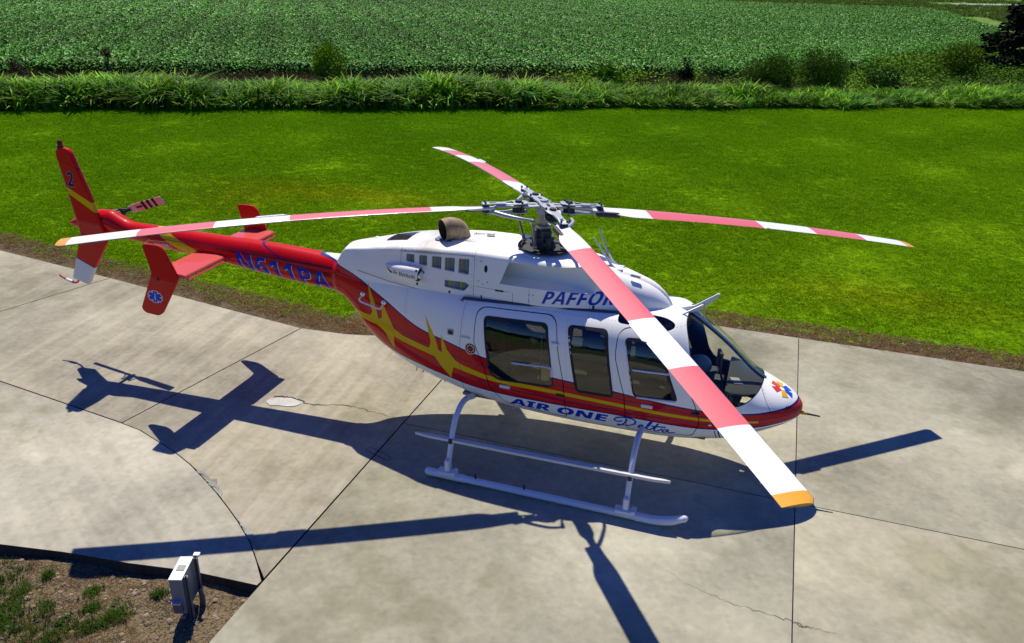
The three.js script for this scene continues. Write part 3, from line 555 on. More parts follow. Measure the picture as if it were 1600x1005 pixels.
function prismY(pts, r, y0, y1) {                                   // plan-view outline [x,z] swept along y
  const g = new THREE.ExtrudeGeometry(roundPoly(pts.map(([x, z]) => [x, -z]), r), { depth: y1 - y0, bevelEnabled: false, curveSegments: 8 }); g.rotateX(-Math.PI / 2); g.translate(0, y0, 0); return brush(constUV(g, 0.0025, 0.75));
}
// --- outlines in side view
const W1 = [[-.495, 1.83], [.275, 1.855], [.345, 1.50], [.405, 1.11], [-.30, 1.075], [-.405, 1.16]];
const W2 = [[.535, 1.865], [.968, 1.878], [1.112, 1.125], [.695, 1.112]];
const W3 = [[1.193, 1.835], [1.455, 1.85], [1.66, 1.64], [1.845, 1.195], [1.36, 1.178]];
const D1 = [[-.605, 1.50], [-.60, 1.92], [.37, 1.945], [.44, 1.57], [.53, 1.18], [.585, .70], [-.20, .735], [-.40, .96], [-.45, 1.15]];
const D3 = [[1.105, 1.62], [1.10, 1.93], [1.60, 1.945], [1.88, 1.486], [2.035, 1.18], [2.12, .95], [2.05, .73], [1.31, .70], [1.25, 1.15]];
const WS = [[1.80, 2.3], [1.80, 2.0], [1.865, 1.86], [2.045, 1.28], [2.13, 1.172], [2.515, 1.165], [2.62, 1.215], [2.70, 1.275], [2.745, 1.325], [2.95, 1.7], [2.5, 2.3]];
const CH = [[2.42, .40], [2.44, .79], [2.75, .805], [2.98, .865], [3.09, .865], [3.1, .40]];
const RW = [[1.06, .345], [1.58, .345], [1.70, .40], [1.70, .47], [1.60, .535], [1.06, .535]];
// --- livery
const PX = 325, LW = 2048, LH = 536;
function poly(c, pts, fill, close = true) { c.beginPath(); pts.forEach((p, i) => (i ? c.lineTo(...p) : c.moveTo(...p))); if (close) c.closePath(); c.fillStyle = fill; c.fill(); }
function spline(c, pts, w, color, S) {
  const cv = new THREE.SplineCurve(pts.map((p) => new THREE.Vector2(...S(p)))), q = cv.getPoints(pts.length * 10); c.beginPath(); q.forEach((p, i) => (i ? c.lineTo(p.x, p.y) : c.moveTo(p.x, p.y))); c.lineWidth = w; c.lineCap = c.lineJoin = 'round'; c.strokeStyle = color; c.stroke();
}
function paintText(c, text, x, y, h, width, { skew = 0, rise = 0, fill, stroke, lw = 0, font = 'sans-serif', squash = true }, mirror) {
  c.save(); c.font = 'bold 200px ' + font; const m = c.measureText(text).width, sx = width / m, sy = h / (200 * 0.714);
  c.transform(1, rise, -skew, 1, x, y); if (mirror) { c.translate(width, 0); c.scale(-1, 1); } c.scale(squash ? sx : sy, sy); c.fillStyle = fill; c.lineJoin = 'round';
  if (stroke) { c.strokeStyle = stroke; c.lineWidth = lw / sy; c.strokeText(text, 0, 0); }
  c.fillText(text, 0, 0); c.restore();
}
const topLine = [[-3.0, 2.085], [-2.9, 2.075], [-2.745, 2.048], [-2.6, 2.012], [-2.42, 1.955], [-1.91, 1.75], [-1.42, 1.515], [-.956, 1.416], [-.46, 1.318], [.37, 1.231], [1.136, 1.187], [1.974, 1.11], [2.604, 1.078], [2.86, 1.09], [3.05, 1.11], [3.147, 1.128], [3.3, 1.14]];
const botLine = [[-2.2, 1.10], [-1.9, 1.05], [-1.78, 1.02], [-1.073, .943], [-.528, .885], [.304, .884], [1.343, .893], [2.176, .868], [2.72, .90], [3.02, .945], [3.19, .965], [3.3, .97]];
const livery = canvas(LW, LH * 2, (c) => {
  for (const row of [0, 1]) {
    const S = ([x, y]) => [(x + 3) * PX, (2.15 - y) * PX + row * LH], mir = row === 1;
    c.save(); c.beginPath(); c.rect(0, row * LH, LW, LH); c.clip();
    c.fillStyle = WHITE; c.fillRect(0, row * LH, LW, LH);
    const tl = new THREE.SplineCurve(topLine.map((p) => new THREE.Vector2(...p))).getPoints(150).map((p) => [p.x, p.y]), bl = new THREE.SplineCurve(botLine.map((p) => new THREE.Vector2(...p))).getPoints(120).map((p) => [p.x, p.y]);
    poly(c, [...tl, ...bl.slice().reverse(), [-2.4, 0.9], [-3, 0.9], [-3, 2.3]].map(S), RED);
    spline(c, topLine, 6, NAVY, S); spline(c, botLine, 5, NAVY, S);
    spline(c, [[-3, 1.75], [-2.44, 1.62], [-1.6, 1.40], [-.9, 1.255], [-.4, 1.20], [.4, 1.15], [1.3, 1.105], [2.2, 1.03], [2.7, 1.01], [3.2, 1.05]], 3.5, NAVY, S);
    spline(c, [[-2.0, 1.16], [-1.3, 1.09], [-.9, 1.01], [-.3, .97], [.5, .955], [1.3, .95], [2.3, .93], [2.8, .95], [3.2, 1.0]], 3.5, NAVY, S);
    // yellow line that throws thorns upwards and downwards
    const yl = (pts) => poly(c, pts.map(S), YEL);
    yl([[-2.76, 1.64], [-2.62, 1.57], [-2.409, 1.478], [-2.151, 1.475], [-2.108, 1.53], [-2.18, 1.915], [-2.064, 1.677], [-2.010, 1.46], [-1.950, 1.50], [-1.955, 1.74], [-1.839, 1.527], [-1.77, 1.40], [-1.638, 1.335], [-1.235, 1.268], [-1.205, 1.36], [-1.287, 1.70], [-1.147, 1.447], [-1.094, 1.275], [-1.045, 1.26], [-1.059, 1.505], [-.971, 1.31], [-.863, 1.20], [-.757, 1.16], [-.46, 1.10], [-.112, 1.083], [.42, 1.073], [1.445, 1.039], [2.16, 1.006], [2.75, .987], [2.75, .963], [2.16, .97], [1.445, .998], [.42, 1.028], [-.11, 1.025], [-.46, 1.037], [-.771, 1.084], [-.885, 1.095], [-.925, .926], [-1.048, 1.047], [-1.152, 1.175], [-1.644, 1.25], [-1.77, 1.285], [-1.793, 1.08], [-1.917, 1.30], [-2.035, 1.37], [-2.34, 1.385], [-2.62, 1.48], [-2.76, 1.55]]);
    // lettering on the lower side
    const q = (x, y) => S([x, y]);
    if (!mir) { const [x, y] = q(-.135, .742); paintText(c, 'AIR ONE', x, y, .105 * PX, 1.20 * PX, { skew: 0.32, rise: -0.012, fill: BLUE, stroke: BLUE, lw: 2 }); }
    else { const [x, y] = q(-.1, .75); paintText(c, 'AIR ONE', x, y, .105 * PX, 1.20 * PX, { skew: -0.3, fill: BLUE, stroke: BLUE, lw: 2 }, true); }
    c.save(); const [sx, sy] = q(1.16, .78); c.translate(sx, sy); if (mir) { c.translate(210, 0); c.scale(-1, 1); } c.scale(1.08, 1); c.strokeStyle = BLUE; c.lineWidth = 6; c.lineCap = 'round'; c.lineJoin = 'round';
    c.beginPath(); c.moveTo(44, -22); c.bezierCurveTo(40, -8, 30, 8, 22, 14); c.bezierCurveTo(10, 20, 4, 10, 22, 10); c.bezierCurveTo(60, 12, 84, -12, 70, -26); c.bezierCurveTo(54, -38, 0, -30, 0, -12); c.bezierCurveTo(2, -2, 18, -4, 26, -12); // D
    c.moveTo(84, 6); c.bezierCurveTo(98, 4, 104, -6, 96, -8); c.bezierCurveTo(86, -6, 82, 10, 92, 13); c.bezierCurveTo(108, 14, 128, -20, 130, -30); c.bezierCurveTo(124, -34, 108, 2, 116, 13); c.bezierCurveTo(126, 16, 144, -10, 152, -26); c.moveTo(150, -24); c.bezierCurveTo(140, 0, 136, 14, 144, 14); c.bezierCurveTo(154, 12, 160, 2, 166, -2); c.moveTo(132, -10); c.lineTo(176, -14); // e l t
    c.moveTo(186, -2); c.bezierCurveTo(172, -6, 162, 12, 172, 14); c.bezierCurveTo(182, 12, 186, 2, 188, -2); c.bezierCurveTo(182, 12, 188, 16, 208, 8); c.stroke(); c.restore(); // a
    // round badge, small plates, panel lines, rivets
    const [bx, by] = q(-.648, 1.405); c.beginPath(); c.arc(bx, by, 25, 0, 7); c.fillStyle = '#d8cfc0'; c.fill(); c.beginPath(); c.arc(bx, by, 21, 0, 7); c.fillStyle = '#5c1210'; c.fill();
    for (let k = 0; k < 10; k++) { const a = k * 0.628; c.beginPath(); c.arc(bx + 14 * Math.cos(a), by + 14 * Math.sin(a), 3.2, 0, 7); c.fillStyle = '#d9d2c4'; c.fill(); } c.beginPath(); c.arc(bx, by, 6, 0, 7); c.fillStyle = '#c23a1c'; c.fill();
    const [tx, ty] = q(-.78, 1.53); paintText(c, 'Jetllec', tx, ty, 11, 42, { skew: 0.3, fill: '#7b7f86' }, mir);
    c.strokeStyle = 'rgba(40,45,55,0.55)'; c.lineWidth = 1.6;
    const ln = (...p) => { c.beginPath(); p.forEach((v, i) => (i ? c.lineTo(...q(...v)) : c.moveTo(...q(...v)))); c.stroke(); };
    ln([-.76, 2.0], [-.80, 1.30], [-.76, .70]); ln([2.30, .80], [2.37, .55]); ln([2.72, 1.31], [2.86, 1.10]); ln([-2.45, 2.08], [-1.7, 1.98]);
    c.strokeStyle = '#16206a'; c.lineWidth = 5; ln([2.33, .84], [2.40, .55]); c.lineWidth = 3; ln([2.29, .84], [2.36, .55]); c.strokeStyle = '#1a2340'; c.lineWidth = 4; ln([2.44, .835], [2.75, .85], [3.02, .905]);
    c.fillStyle = 'rgba(60,65,72,0.5)'; for (let k = 0; k < 120; k++) { const x = -2.3 + 4.6 * (k / 120); c.beginPath(); c.arc(...q(x, x < 0 ? 1.97 - .02 * x : 1.97), 1.3, 0, 7); c.fill(); }
    c.fillStyle = '#14161a'; for (let k = 0; k < 3; k++) c.fillRect(...q(3.02 + k * .025, 1.125 - k * 0.002), 4, 12);
    c.fillStyle = 'rgba(45,50,58,0.42)';
    const rivets = (x0, y0, x1, y1, d = .035) => { const n = Math.round(Math.hypot(x1 - x0, y1 - y0) / d); for (let k = 0; k <= n; k++) { c.beginPath(); c.arc(...q(lerp(x0, x1, k / n), lerp(y0, y1, k / n)), 1.15, 0, 7); c.fill(); } };
    rivets(-.79, 2.0, -.83, 1.30); rivets(-.73, 2.0, -.77, 1.30); rivets(-1.55, 1.98, -1.6, .85); rivets(-2.28, 1.98, -2.2, 1.2); rivets(.50, 1.92, .62, .72); rivets(1.02, 1.92, 1.2, .72); rivets(-.2, .70, 2.2, .66); rivets(-1.9, 1.0, -.3, .72); rivets(2.2, 1.14, 2.66, 1.12); rivets(2.75, 1.28, 2.89, 1.12);
    c.strokeStyle = 'rgba(40,45,55,0.35)'; c.lineWidth = 1.2; ln([-1.575, 1.98], [-1.62, .85]); ln([-.15, .69], [2.25, .65]);
    // faint grime below the belly line and near the exhaust
    for (let k = 0; k < 260; k++) { const x = rr(-2.6, 3), y = rr(.55, .9); const [gx, gy] = q(x, y); c.fillStyle = 'rgba(90,84,74,' + rr(0.01, 0.05) + ')'; c.beginPath(); c.ellipse(gx, gy, rr(6, 30), rr(3, 12), 0, 0, 7); c.fill(); }
    c.restore();
  }
  c.fillStyle = '#17181b'; c.fillRect(0, 0, 13, LH * 2);
});
const skinMat = gloss({ map: livery });
{
  let hull = brush(shell(0, -0.024, 'livery'));
  const cut = (p) => { hull = csg(hull, p, SUBTRACTION); };
  for (const s of [1, -1]) { for (const w of [W1, W2, W3]) cut(prism(w, w === W2 ? .05 : .06, s * .3, s * 1.0)); cut(prism(WS, [0, .03, .03, .05, .05, .05, .03, .03, .03, 0, 0], s * .03, s * 1.0)); cut(prism(CH, .02, s * .035, s * .7)); cut(prismY(RW.map(([x, z]) => [x, s * z]).slice()[s > 0 ? 'slice' : 'reverse'](), .06, 1.7, 2.3)); }
  const door = (pts, r) => { const d = csg(hull, prism(grow(pts, -0.004), r, .25, 1.0), INTERSECTION).geometry.clone(); cut(prism(grow(pts, 0.005), r, .25, 1.0)); return d; };
  const d1 = door(D1, [.02, .13, .13, .1, .1, .06, .08, .06, .06]), d3 = door(D3, [.06, .14, .06, .06, .06, .06, .06, .04, .02]);
  obj('fuselage', hull.geometry, skinMat, heli);
  const cabinDoor = obj('cabin_door', d1, skinMat, heli), crewDoor = obj('crew_door', d3, skinMat, heli);
  // glass: a thin curved pane in every opening, and a dark seal round it
  const pane = brush(shell(-0.004, -0.009, 'dark')), seal = brush(shell(0.0035, -0.012, 'dark'));
  const tint = PH({ color: lin(0.62, 0.62, 0.59), roughness: 0.006, transmission: 1, thickness: 0, ior: 1.62 }), clear = PH({ color: lin(0.97, 0.98, 0.92), roughness: 0.006, transmission: 1, thickness: 0, ior: 1.24 });
  const glass = (name, p, m, par) => obj(name, csg(pane, p, INTERSECTION).geometry.clone(), m, par);
  const ring = (name, pts, r, s, w, par, m = rubber) => obj(name, csg(seal, prism(grow(pts, w), r + w, s * .25, s * 1.0, [grow(pts, -w * 0.6), Math.max(.01, r - w * .6)]), INTERSECTION).geometry.clone(), m, par);
  glass('window_pane', prism(grow(W1, .008), .06, .25, 1), tint, cabinDoor); ring('window_seal', W1, .06, 1, .010, cabinDoor);
  glass('window_pane', prism(grow(W3, .008), .06, .25, 1), tint, crewDoor); ring('window_seal', W3, .05, 1, .008, crewDoor);
  const sw = glass('side_window', prism(grow(W2, .008), .05, .25, 1), tint, heli); ring('window_seal', W2, .05, 1, .017, sw);
  for (const w of [W1, W2, W3]) glass('side_window', prism(grow(w, .008), .06, -.25, -1), tint, heli);
  for (const s of [1, -1]) {
    glass('windshield', prism(grow(WS, .006), .02, s * .028, s * 1), clear, heli);
    glass('chin_window', prism(grow(CH, .006), .02, s * .03, s * .7), clear, heli);
    glass('roof_window', prismY((s > 0 ? RW : RW.slice().reverse()).map(([x, z]) => [x, s * z]), .05, 1.7, 2.3), PH({ color: lin(0.16, 0.2, 0.26), roughness: 0.03, transmission: 1, thickness: 0 }), heli);
  }
  obj('windshield_post', csg(brush(shell(0.006, -0.02, 'dark')), brush(constUV(new THREE.BoxGeometry(.98, 1.2, .062).translate(2.275, 1.9, 0), 0.0025, 0.75)), INTERSECTION).geometry.clone(), gloss({ color: lin(0.03, 0.045, 0.085) }), heli);
  // sliding-pane rails, handles and hinges on the doors
  const onSide = (x, y, off = 0) => [x, y, bodyZ(x, y) + off];
  const rail = (pts, par) => obj('window_rail', tube(pts.map(([x, y]) => onSide(x, y, 0.006)), 0.013, 30, 8), palePaint, par);
  rail([[-.10, 1.335], [.12, 1.347], [.33, 1.36], [.372, 1.345], [.385, 1.25]], cabinDoor); rail([[1.325, 1.503], [1.52, 1.508], [1.71, 1.51]], crewDoor); rail([[1.40, 1.172], [1.60, 1.178], [1.82, 1.185]], crewDoor);
  for (const [x, par] of [[-.19, cabinDoor], [1.517, crewDoor]]) obj('door_handle', box(.135, .045, .022, x, x < 0 ? .995 : 1.076, bodyZ(x, 1.03) + .006, .01), palePaint, par);
  for (const [x, y, par] of [[.40, 1.66, cabinDoor], [.50, 1.02, cabinDoor], [2.06, 1.06, crewDoor]]) obj('hinge', box(.09, .028, .03, x, y, bodyZ(x, y) + .006, .008), y > 1.5 ? palePaint : blackM, par);
  // fittings on the fuselage
  const strip = []; for (let i = 0; i <= 20; i++) { const x = -.80 + 2.0 * i / 20, y = lerp(1.968, 2.03, i / 20); strip.push([x, y, bodyZ(x, y) + 0.004]); }
  obj('rain_gutter', tube(strip, 0.021, 60, 8), M([0.05, 0.055, 0.075], { roughness: 0.5 }), heli);
  obj('service_panel', box(.085, .075, .012, -.92, 1.56, bodyZ(-.92, 1.56) + 0.004, .006), greyMetal, heli);
  obj('service_vent', box(.06, .05, .012, -.92, 1.56, bodyZ(-.92, 1.56) + 0.009, .004), blackM, heli);
  const hp = [[-2.25, 1.735], [-2.275, 1.69], [-2.278, 1.675], [-2.262, 1.662], [-2.10, 1.648], [-1.96, 1.637], [-1.938, 1.64], [-1.928, 1.655], [-1.91, 1.71]].map(([x, y], i, L) => [x, y, bodyZ(x, y) + (i === 0 || i === L.length - 1 ? 0.005 : 0.06)]);
  const gh = obj('grab_handle', tube(hp, 0.011, 40, 8), whitePaint, heli);
  for (const [x, y] of [[-2.25, 1.74], [-1.91, 1.71]]) { const s = new THREE.SphereGeometry(0.036, 18, 12); s.scale(1, 1, 0.55); s.translate(x, y, bodyZ(x, y) + 0.006); obj('mounting_boss', s, chrome, gh); }
  // belly antennas, lights and drain lines
  for (const [x, l] of [[-1.55, .06], [-1.46, .05], [-1.19, .05], [-1.15, .07], [2.02, .07]]) obj('drain_pipe', cyl([x, bodySec(x)[1] + .08, .25], [x - .02, bodySec(x)[1] - l + .02, .27], .008, .007, 8), steel, heli);
  const bl = new THREE.SphereGeometry(.035, 14, 10); bl.scale(1, 1.2, 1); bl.translate(-1.05, .66, .2); obj('beacon_light', bl, gloss({ color: lin(0.5, 0.02, 0.02) }), heli);
  obj('marker_light', (() => { const g = new THREE.SphereGeometry(.022, 14, 10); g.translate(2.23, .93, bodyZ(2.23, .93)); return g; })(), chrome, heli);
  // pitot tube and its ring
  const pt = obj('pitot_tube', cyl([3.16, .955, .02], [3.42, .945, .02], .016, .009, 12), darkMetal, heli); obj('pitot_base', cyl([3.15, .958, .02], [3.27, .952, .02], .03, .017, 14), gloss({ color: lin(0.6, 0.35, 0.02) }), pt);
  // emblem of six petals on the nose
  const eb = [['#e23a2c', 2.35], ['#e2532c', 3.4], ['#e8b418', 1.2], ['#e8b418', 4.4], ['#1f55c8', 0.1], ['#1f55c8', 5.4]];
  const noseY = (x, z) => { const [, , yt, w, ym, , nt] = bodySec(x); return ym + (yt - ym) * Math.pow(Math.max(0, 1 - Math.pow(Math.abs(z) / w, nt)), 1 / nt); };
  const em = new THREE.Group(); em.name = numbered('nose_emblem'); heli.add(em);
  for (const [col, a] of eb) {
    const q = [[.03, -.024], [.118, -.042], [.130, .042], [.03, .024]], pos = [], idx = [], NU = 6, NV = 4;
    for (let i = 0; i <= NU; i++) for (let j = 0; j <= NV; j++) { const u = i / NU, v = j / NV, lx = lerp(lerp(q[0][0], q[3][0], v), lerp(q[1][0], q[2][0], v), u), lz = lerp(lerp(q[0][1], q[3][1], v), lerp(q[1][1], q[2][1], v), u); const x = 2.955 + lx * Math.cos(a) - lz * Math.sin(a), z = .06 + (lx * Math.sin(a) + lz * Math.cos(a)) * 1.0; pos.push(x, noseY(x, z) + 0.005, z); }
    for (let i = 0; i < NU; i++) for (let j = 0; j < NV; j++) { const k = i * (NV + 1) + j; idx.push(k, k + 1, k + NV + 1, k + 1, k + NV + 2, k + NV + 1); }
    const g = new THREE.BufferGeometry(); g.setAttribute('position', new THREE.Float32BufferAttribute(pos, 3)); g.setIndex(idx); g.computeVertexNormals(); obj('petal', g, new THREE.MeshStandardMaterial({ color: col, roughness: 0.35, side: THREE.DoubleSide }), em);
  }
  // wire cutter on the roof
  const wc = obj('wire_cutter', plate([[1.60, 2.02], [1.86, 2.10], [2.10, 2.28], [2.125, 2.275], [2.08, 2.20], [1.90, 2.03], [1.75, 1.98]], .02, .03, .008), palePaint, heli); obj('brace', cyl([1.72, 2.02, .2], [1.97, 2.13, .03], .013, .011, 8), palePaint, wc);
}
// --- cabin
const cloth = M([0.045, 0.052, 0.07], { roughness: 0.9 }), greyTrim = M([0.20, 0.18, 0.15], { roughness: 0.8 });
obj('cabin_floor', [box(3.0, .04, 1.16, .7, .70, 0, .01), box(.6, .04, .7, 2.3, .74, 0, .01)], greyTrim, heli);
obj('rear_bulkhead', box(.04, 1.2, 1.1, -.82, 1.36, 0, .01), greyTrim, heli);
obj('cabin_ceiling', box(2.2, .03, .86, .45, 1.955, 0, .01), M([0.14, 0.14, 0.145], { roughness: 0.9 }), heli);
function seat(x, z, turn, w = .46) {
  const g = new THREE.Group(); g.name = numbered('crew_seat'); g.position.set(x, .74, z); g.rotation.y = turn; heli.add(g);
  obj('seat_cushion', box(.46, .13, w, .05, .30, 0, .05), cloth, g); obj('backrest', box(.12, .62, w, -.22, .62, 0, .05, [0, 0, .14]), cloth, g); obj('headrest', box(.11, .22, w * .62, -.28, 1.02, 0, .045, [0, 0, .1]), M([0.10, 0.13, 0.18], { roughness: 0.85 }), g);
  obj('seat_base', box(.40, .26, w * .8, 0, .13, 0, .02), greyTrim, g); obj('harness', [box(.015, .50, .05, -.14, .66, .1, .004, [0, 0, .14]), box(.015, .50, .05, -.14, .66, -.1, .004, [0, 0, .14])], M([0.12, 0.14, 0.2], { roughness: 0.9 }), g); return g;
}
seat(1.93, .34, 0, .44); seat(1.93, -.34, 0, .44); seat(-.42, .30, 0); seat(-.42, -.28, 0);
obj('patient_litter', [box(1.9, .10, .5, .95, 1.12, -.36, .04), box(.5, .12, .42, 1.6, 1.2, -.36, .04, [0, 0, .2])], M([0.14, 0.2, 0.32], { roughness: 0.8 }), heli);
obj('chart_sheet', box(.11, .004, .16, 2.44, 1.284, .14, .001, [0, .4, -.12]), M([0.3, 0.3, 0.29]), heli); obj('blue_bag', box(.16, .14, .14, 2.08, 1.16, .22, .04, [.1, .3, .1]), M([0.03, 0.14, 0.6], { roughness: 0.8 }), heli);
obj('iv_pole', [cyl([.10, .74, .22], [.10, 1.5, .22], .012, .012, 8), cyl([.10, 1.2, .22], [.28, 1.24, .26], .01, .01, 8)], palePaint, heli); obj('monitor_case', box(.24, .20, .10, .22, 1.42, .05, .02), M([0.30, 0.36, 0.46], { roughness: 0.5 }), heli);
obj('blue_blanket', [box(.42, .14, .34, .78, 1.26, -.30, .05, [.05, .1, .08])], M([0.04, 0.14, 0.5], { roughness: 0.9 }), heli);
obj('cabin_partition', box(.03, .62, .52, 1.1, 1.05, .34, .01), greyTrim, heli);
obj('medical_rack', [box(.3, .5, .3, -.60, 1.02, .1, .02), box(.2, .2, .25, -.58, 1.40, -.1, .02)], M([0.2, 0.2, 0.19], { roughness: 0.7 }), heli);
const panel = obj('instrument_panel', [box(.08, .32, .66, 2.46, 1.04, 0, .03, [0, 0, -.25]), plate([[2.22, -.50], [2.22, .50], [2.46, .42], [2.63, .26], [2.66, 0], [2.63, -.26], [2.46, -.42]], 0, .03, .05).rotateX(-Math.PI / 2).rotateZ(-.12).translate(.13, 1.545, 0), plate([[-.48, .92], [-.48, 1.25], [.48, 1.25], [.48, .92]], 0, .03, .04).rotateY(Math.PI / 2).translate(2.42, .0, 0)], blackM, heli);
obj('centre_pedestal', [box(.5, .28, .2, 2.05, .90, 0, .02), box(.12, .34, .16, 2.24, 1.06, 0, .02)], blackM, panel);
obj('display_unit', [box(.04, .2, .16, 2.22, 1.51, .10, .012, [0, .3, 0]), cyl([2.30, 1.16, .10], [2.23, 1.41, .10], .014, .014, 8)], blackM, heli);
for (const z of [.33, -.33]) obj('control_stick', tube([[2.36, .74, z], [2.32, .95, z], [2.25, 1.12, z], [2.23, 1.24, z]], 0.016, 20, 8), blackM, heli);
obj('overhead_lamp', [cyl([-.02, 1.92, .1], [-.02, 1.66, .18], .012, .012, 8), cyl([-.05, 1.62, .18], [.03, 1.70, .18], .035, .03, 12)], palePaint, heli);
obj('flight_helmet', (() => { const g = new THREE.SphereGeometry(.13, 24, 18); g.scale(1.15, 1, .95); g.translate(1.98, 1.20, -.30); return g; })(), gloss({ color: lin(0.30, 0.32, 0.36) }), heli);

// --- engine and transmission cowling
const CT = [[-2.98, 2.068, .05, .10, .03], [-2.755, 2.082, .11, .17, .03], [-2.735, 2.09, .14, .19, .03], [-2.60, 2.255, .20, .24, .025], [-2.575, 2.282, .205, .245, .03], [-2.55, 2.292, .21, .25, .03], [-2.3, 2.352, .265, .31, .045], [-1.7, 2.478, .385, .42, .06], [-1.2, 2.535, .44, .47, .07], [-.7, 2.57, .46, .50, .08], [-.3, 2.57, .468, .505, .085], [0, 2.56, .468, .503, .085],
  [.3, 2.54, .445, .49, .10], [.6, 2.50, .40, .465, .14], [.85, 2.45, .345, .44, .19], [1.08, 2.395, .30, .41, .22], [1.34, 2.31, .25, .36, .22], [1.48, 2.22, .19, .29, .16], [1.57, 2.12, .125, .20, .11], [1.62, 2.03, .07, .12, .06], [1.645, 1.97, .03, .05, .025]];
const cowlSec = hermite(CT);
function cowlRing(x) {                                              // half section from the bottom outside to the top centre
  const [, yt, wt, wb, r] = cowlSec(x), y0 = 1.88, p = [], R = Math.min(r, (yt - y0) * 0.45), cx = wt - R, cy = yt - 0.028 - R;
  for (let k = 0; k <= 10; k++) { const t = k / 10; p.push([lerp(wb, wt, t) + 0.012 * Math.sin(t * Math.PI), lerp(y0, cy, t)]); }
  for (let k = 1; k <= 12; k++) { const a = Math.PI / 2 * k / 12; p.push([cx + R * Math.cos(a), cy + R * Math.sin(a)]); }
  for (let k = 1; k <= 10; k++) { const t = k / 10; p.push([cx * (1 - t), lerp(yt - 0.028, yt, 1 - (1 - t) * (1 - t))]); }
  return p;
}
const cowlUV = (x, y, s) => [(x + 2.99) / 4.69, clamp((y - 1.88) / 0.72, 0, 1) * 0.5 + (s > 0 ? 0.5 : 0)];
function cowlLoft(x0, x1, step) {
  const xs = []; const n = Math.max(8, Math.round((x1 - x0) / step)); for (let i = 0; i <= n; i++) xs.push(x0 + (x1 - x0) * i / n);
  for (const [x] of CT) if (x > x0 + .001 && x < x1 - .001 && !xs.some((v) => Math.abs(v - x) < .004)) xs.push(x); xs.sort((a, b) => a - b);
  const pos = [], uv = [], idx = [], W = cowlRing(0).length;
  for (const s of [1, -1]) {
    const o = pos.length / 3; for (const x of xs) for (const [z, y] of cowlRing(x)) { pos.push(x, y, s * z); uv.push(...cowlUV(x, y, s)); }
    for (let i = 0; i < xs.length - 1; i++) for (let k = 0; k < W - 1; k++) { const a = o + i * W + k, q = [a, a + W, a + 1, a + 1, a + W, a + W + 1]; idx.push(...(s > 0 ? q : q.reverse())); }
    for (const [i, f] of [[0, 1], [xs.length - 1, -1]]) { const c = pos.length / 3; pos.push(xs[i], 2.0, 0); uv.push(0.001, 0.6); pos.push(xs[i], 1.88, 0); uv.push(0.001, 0.6); const rg = [c + 1]; for (let k = 0; k < W; k++) rg.push(o + i * W + k); for (let k = 0; k < rg.length - 1; k++) { const q = [c, rg[k], rg[k + 1]]; idx.push(...(s * f > 0 ? q : q.reverse())); } const q = [c, rg[rg.length - 1], c + 1]; void q; }
    for (let i = 0; i < xs.length - 1; i++) { const a = o + i * W, b = a + W, c = pos.length / 3; pos.push(xs[i], 1.88, 0, xs[i + 1], 1.88, 0); uv.push(0.001, 0.6, 0.001, 0.6); const q = [a, c, b, b, c, c + 1]; idx.push(...(s > 0 ? q : q.reverse())); }
  }
  const g = new THREE.BufferGeometry(); g.setAttribute('position', new THREE.Float32BufferAttribute(pos, 3)); g.setAttribute('uv', new THREE.Float32BufferAttribute(uv, 2)); g.setIndex(idx); return smooth(g, 0.6);
}
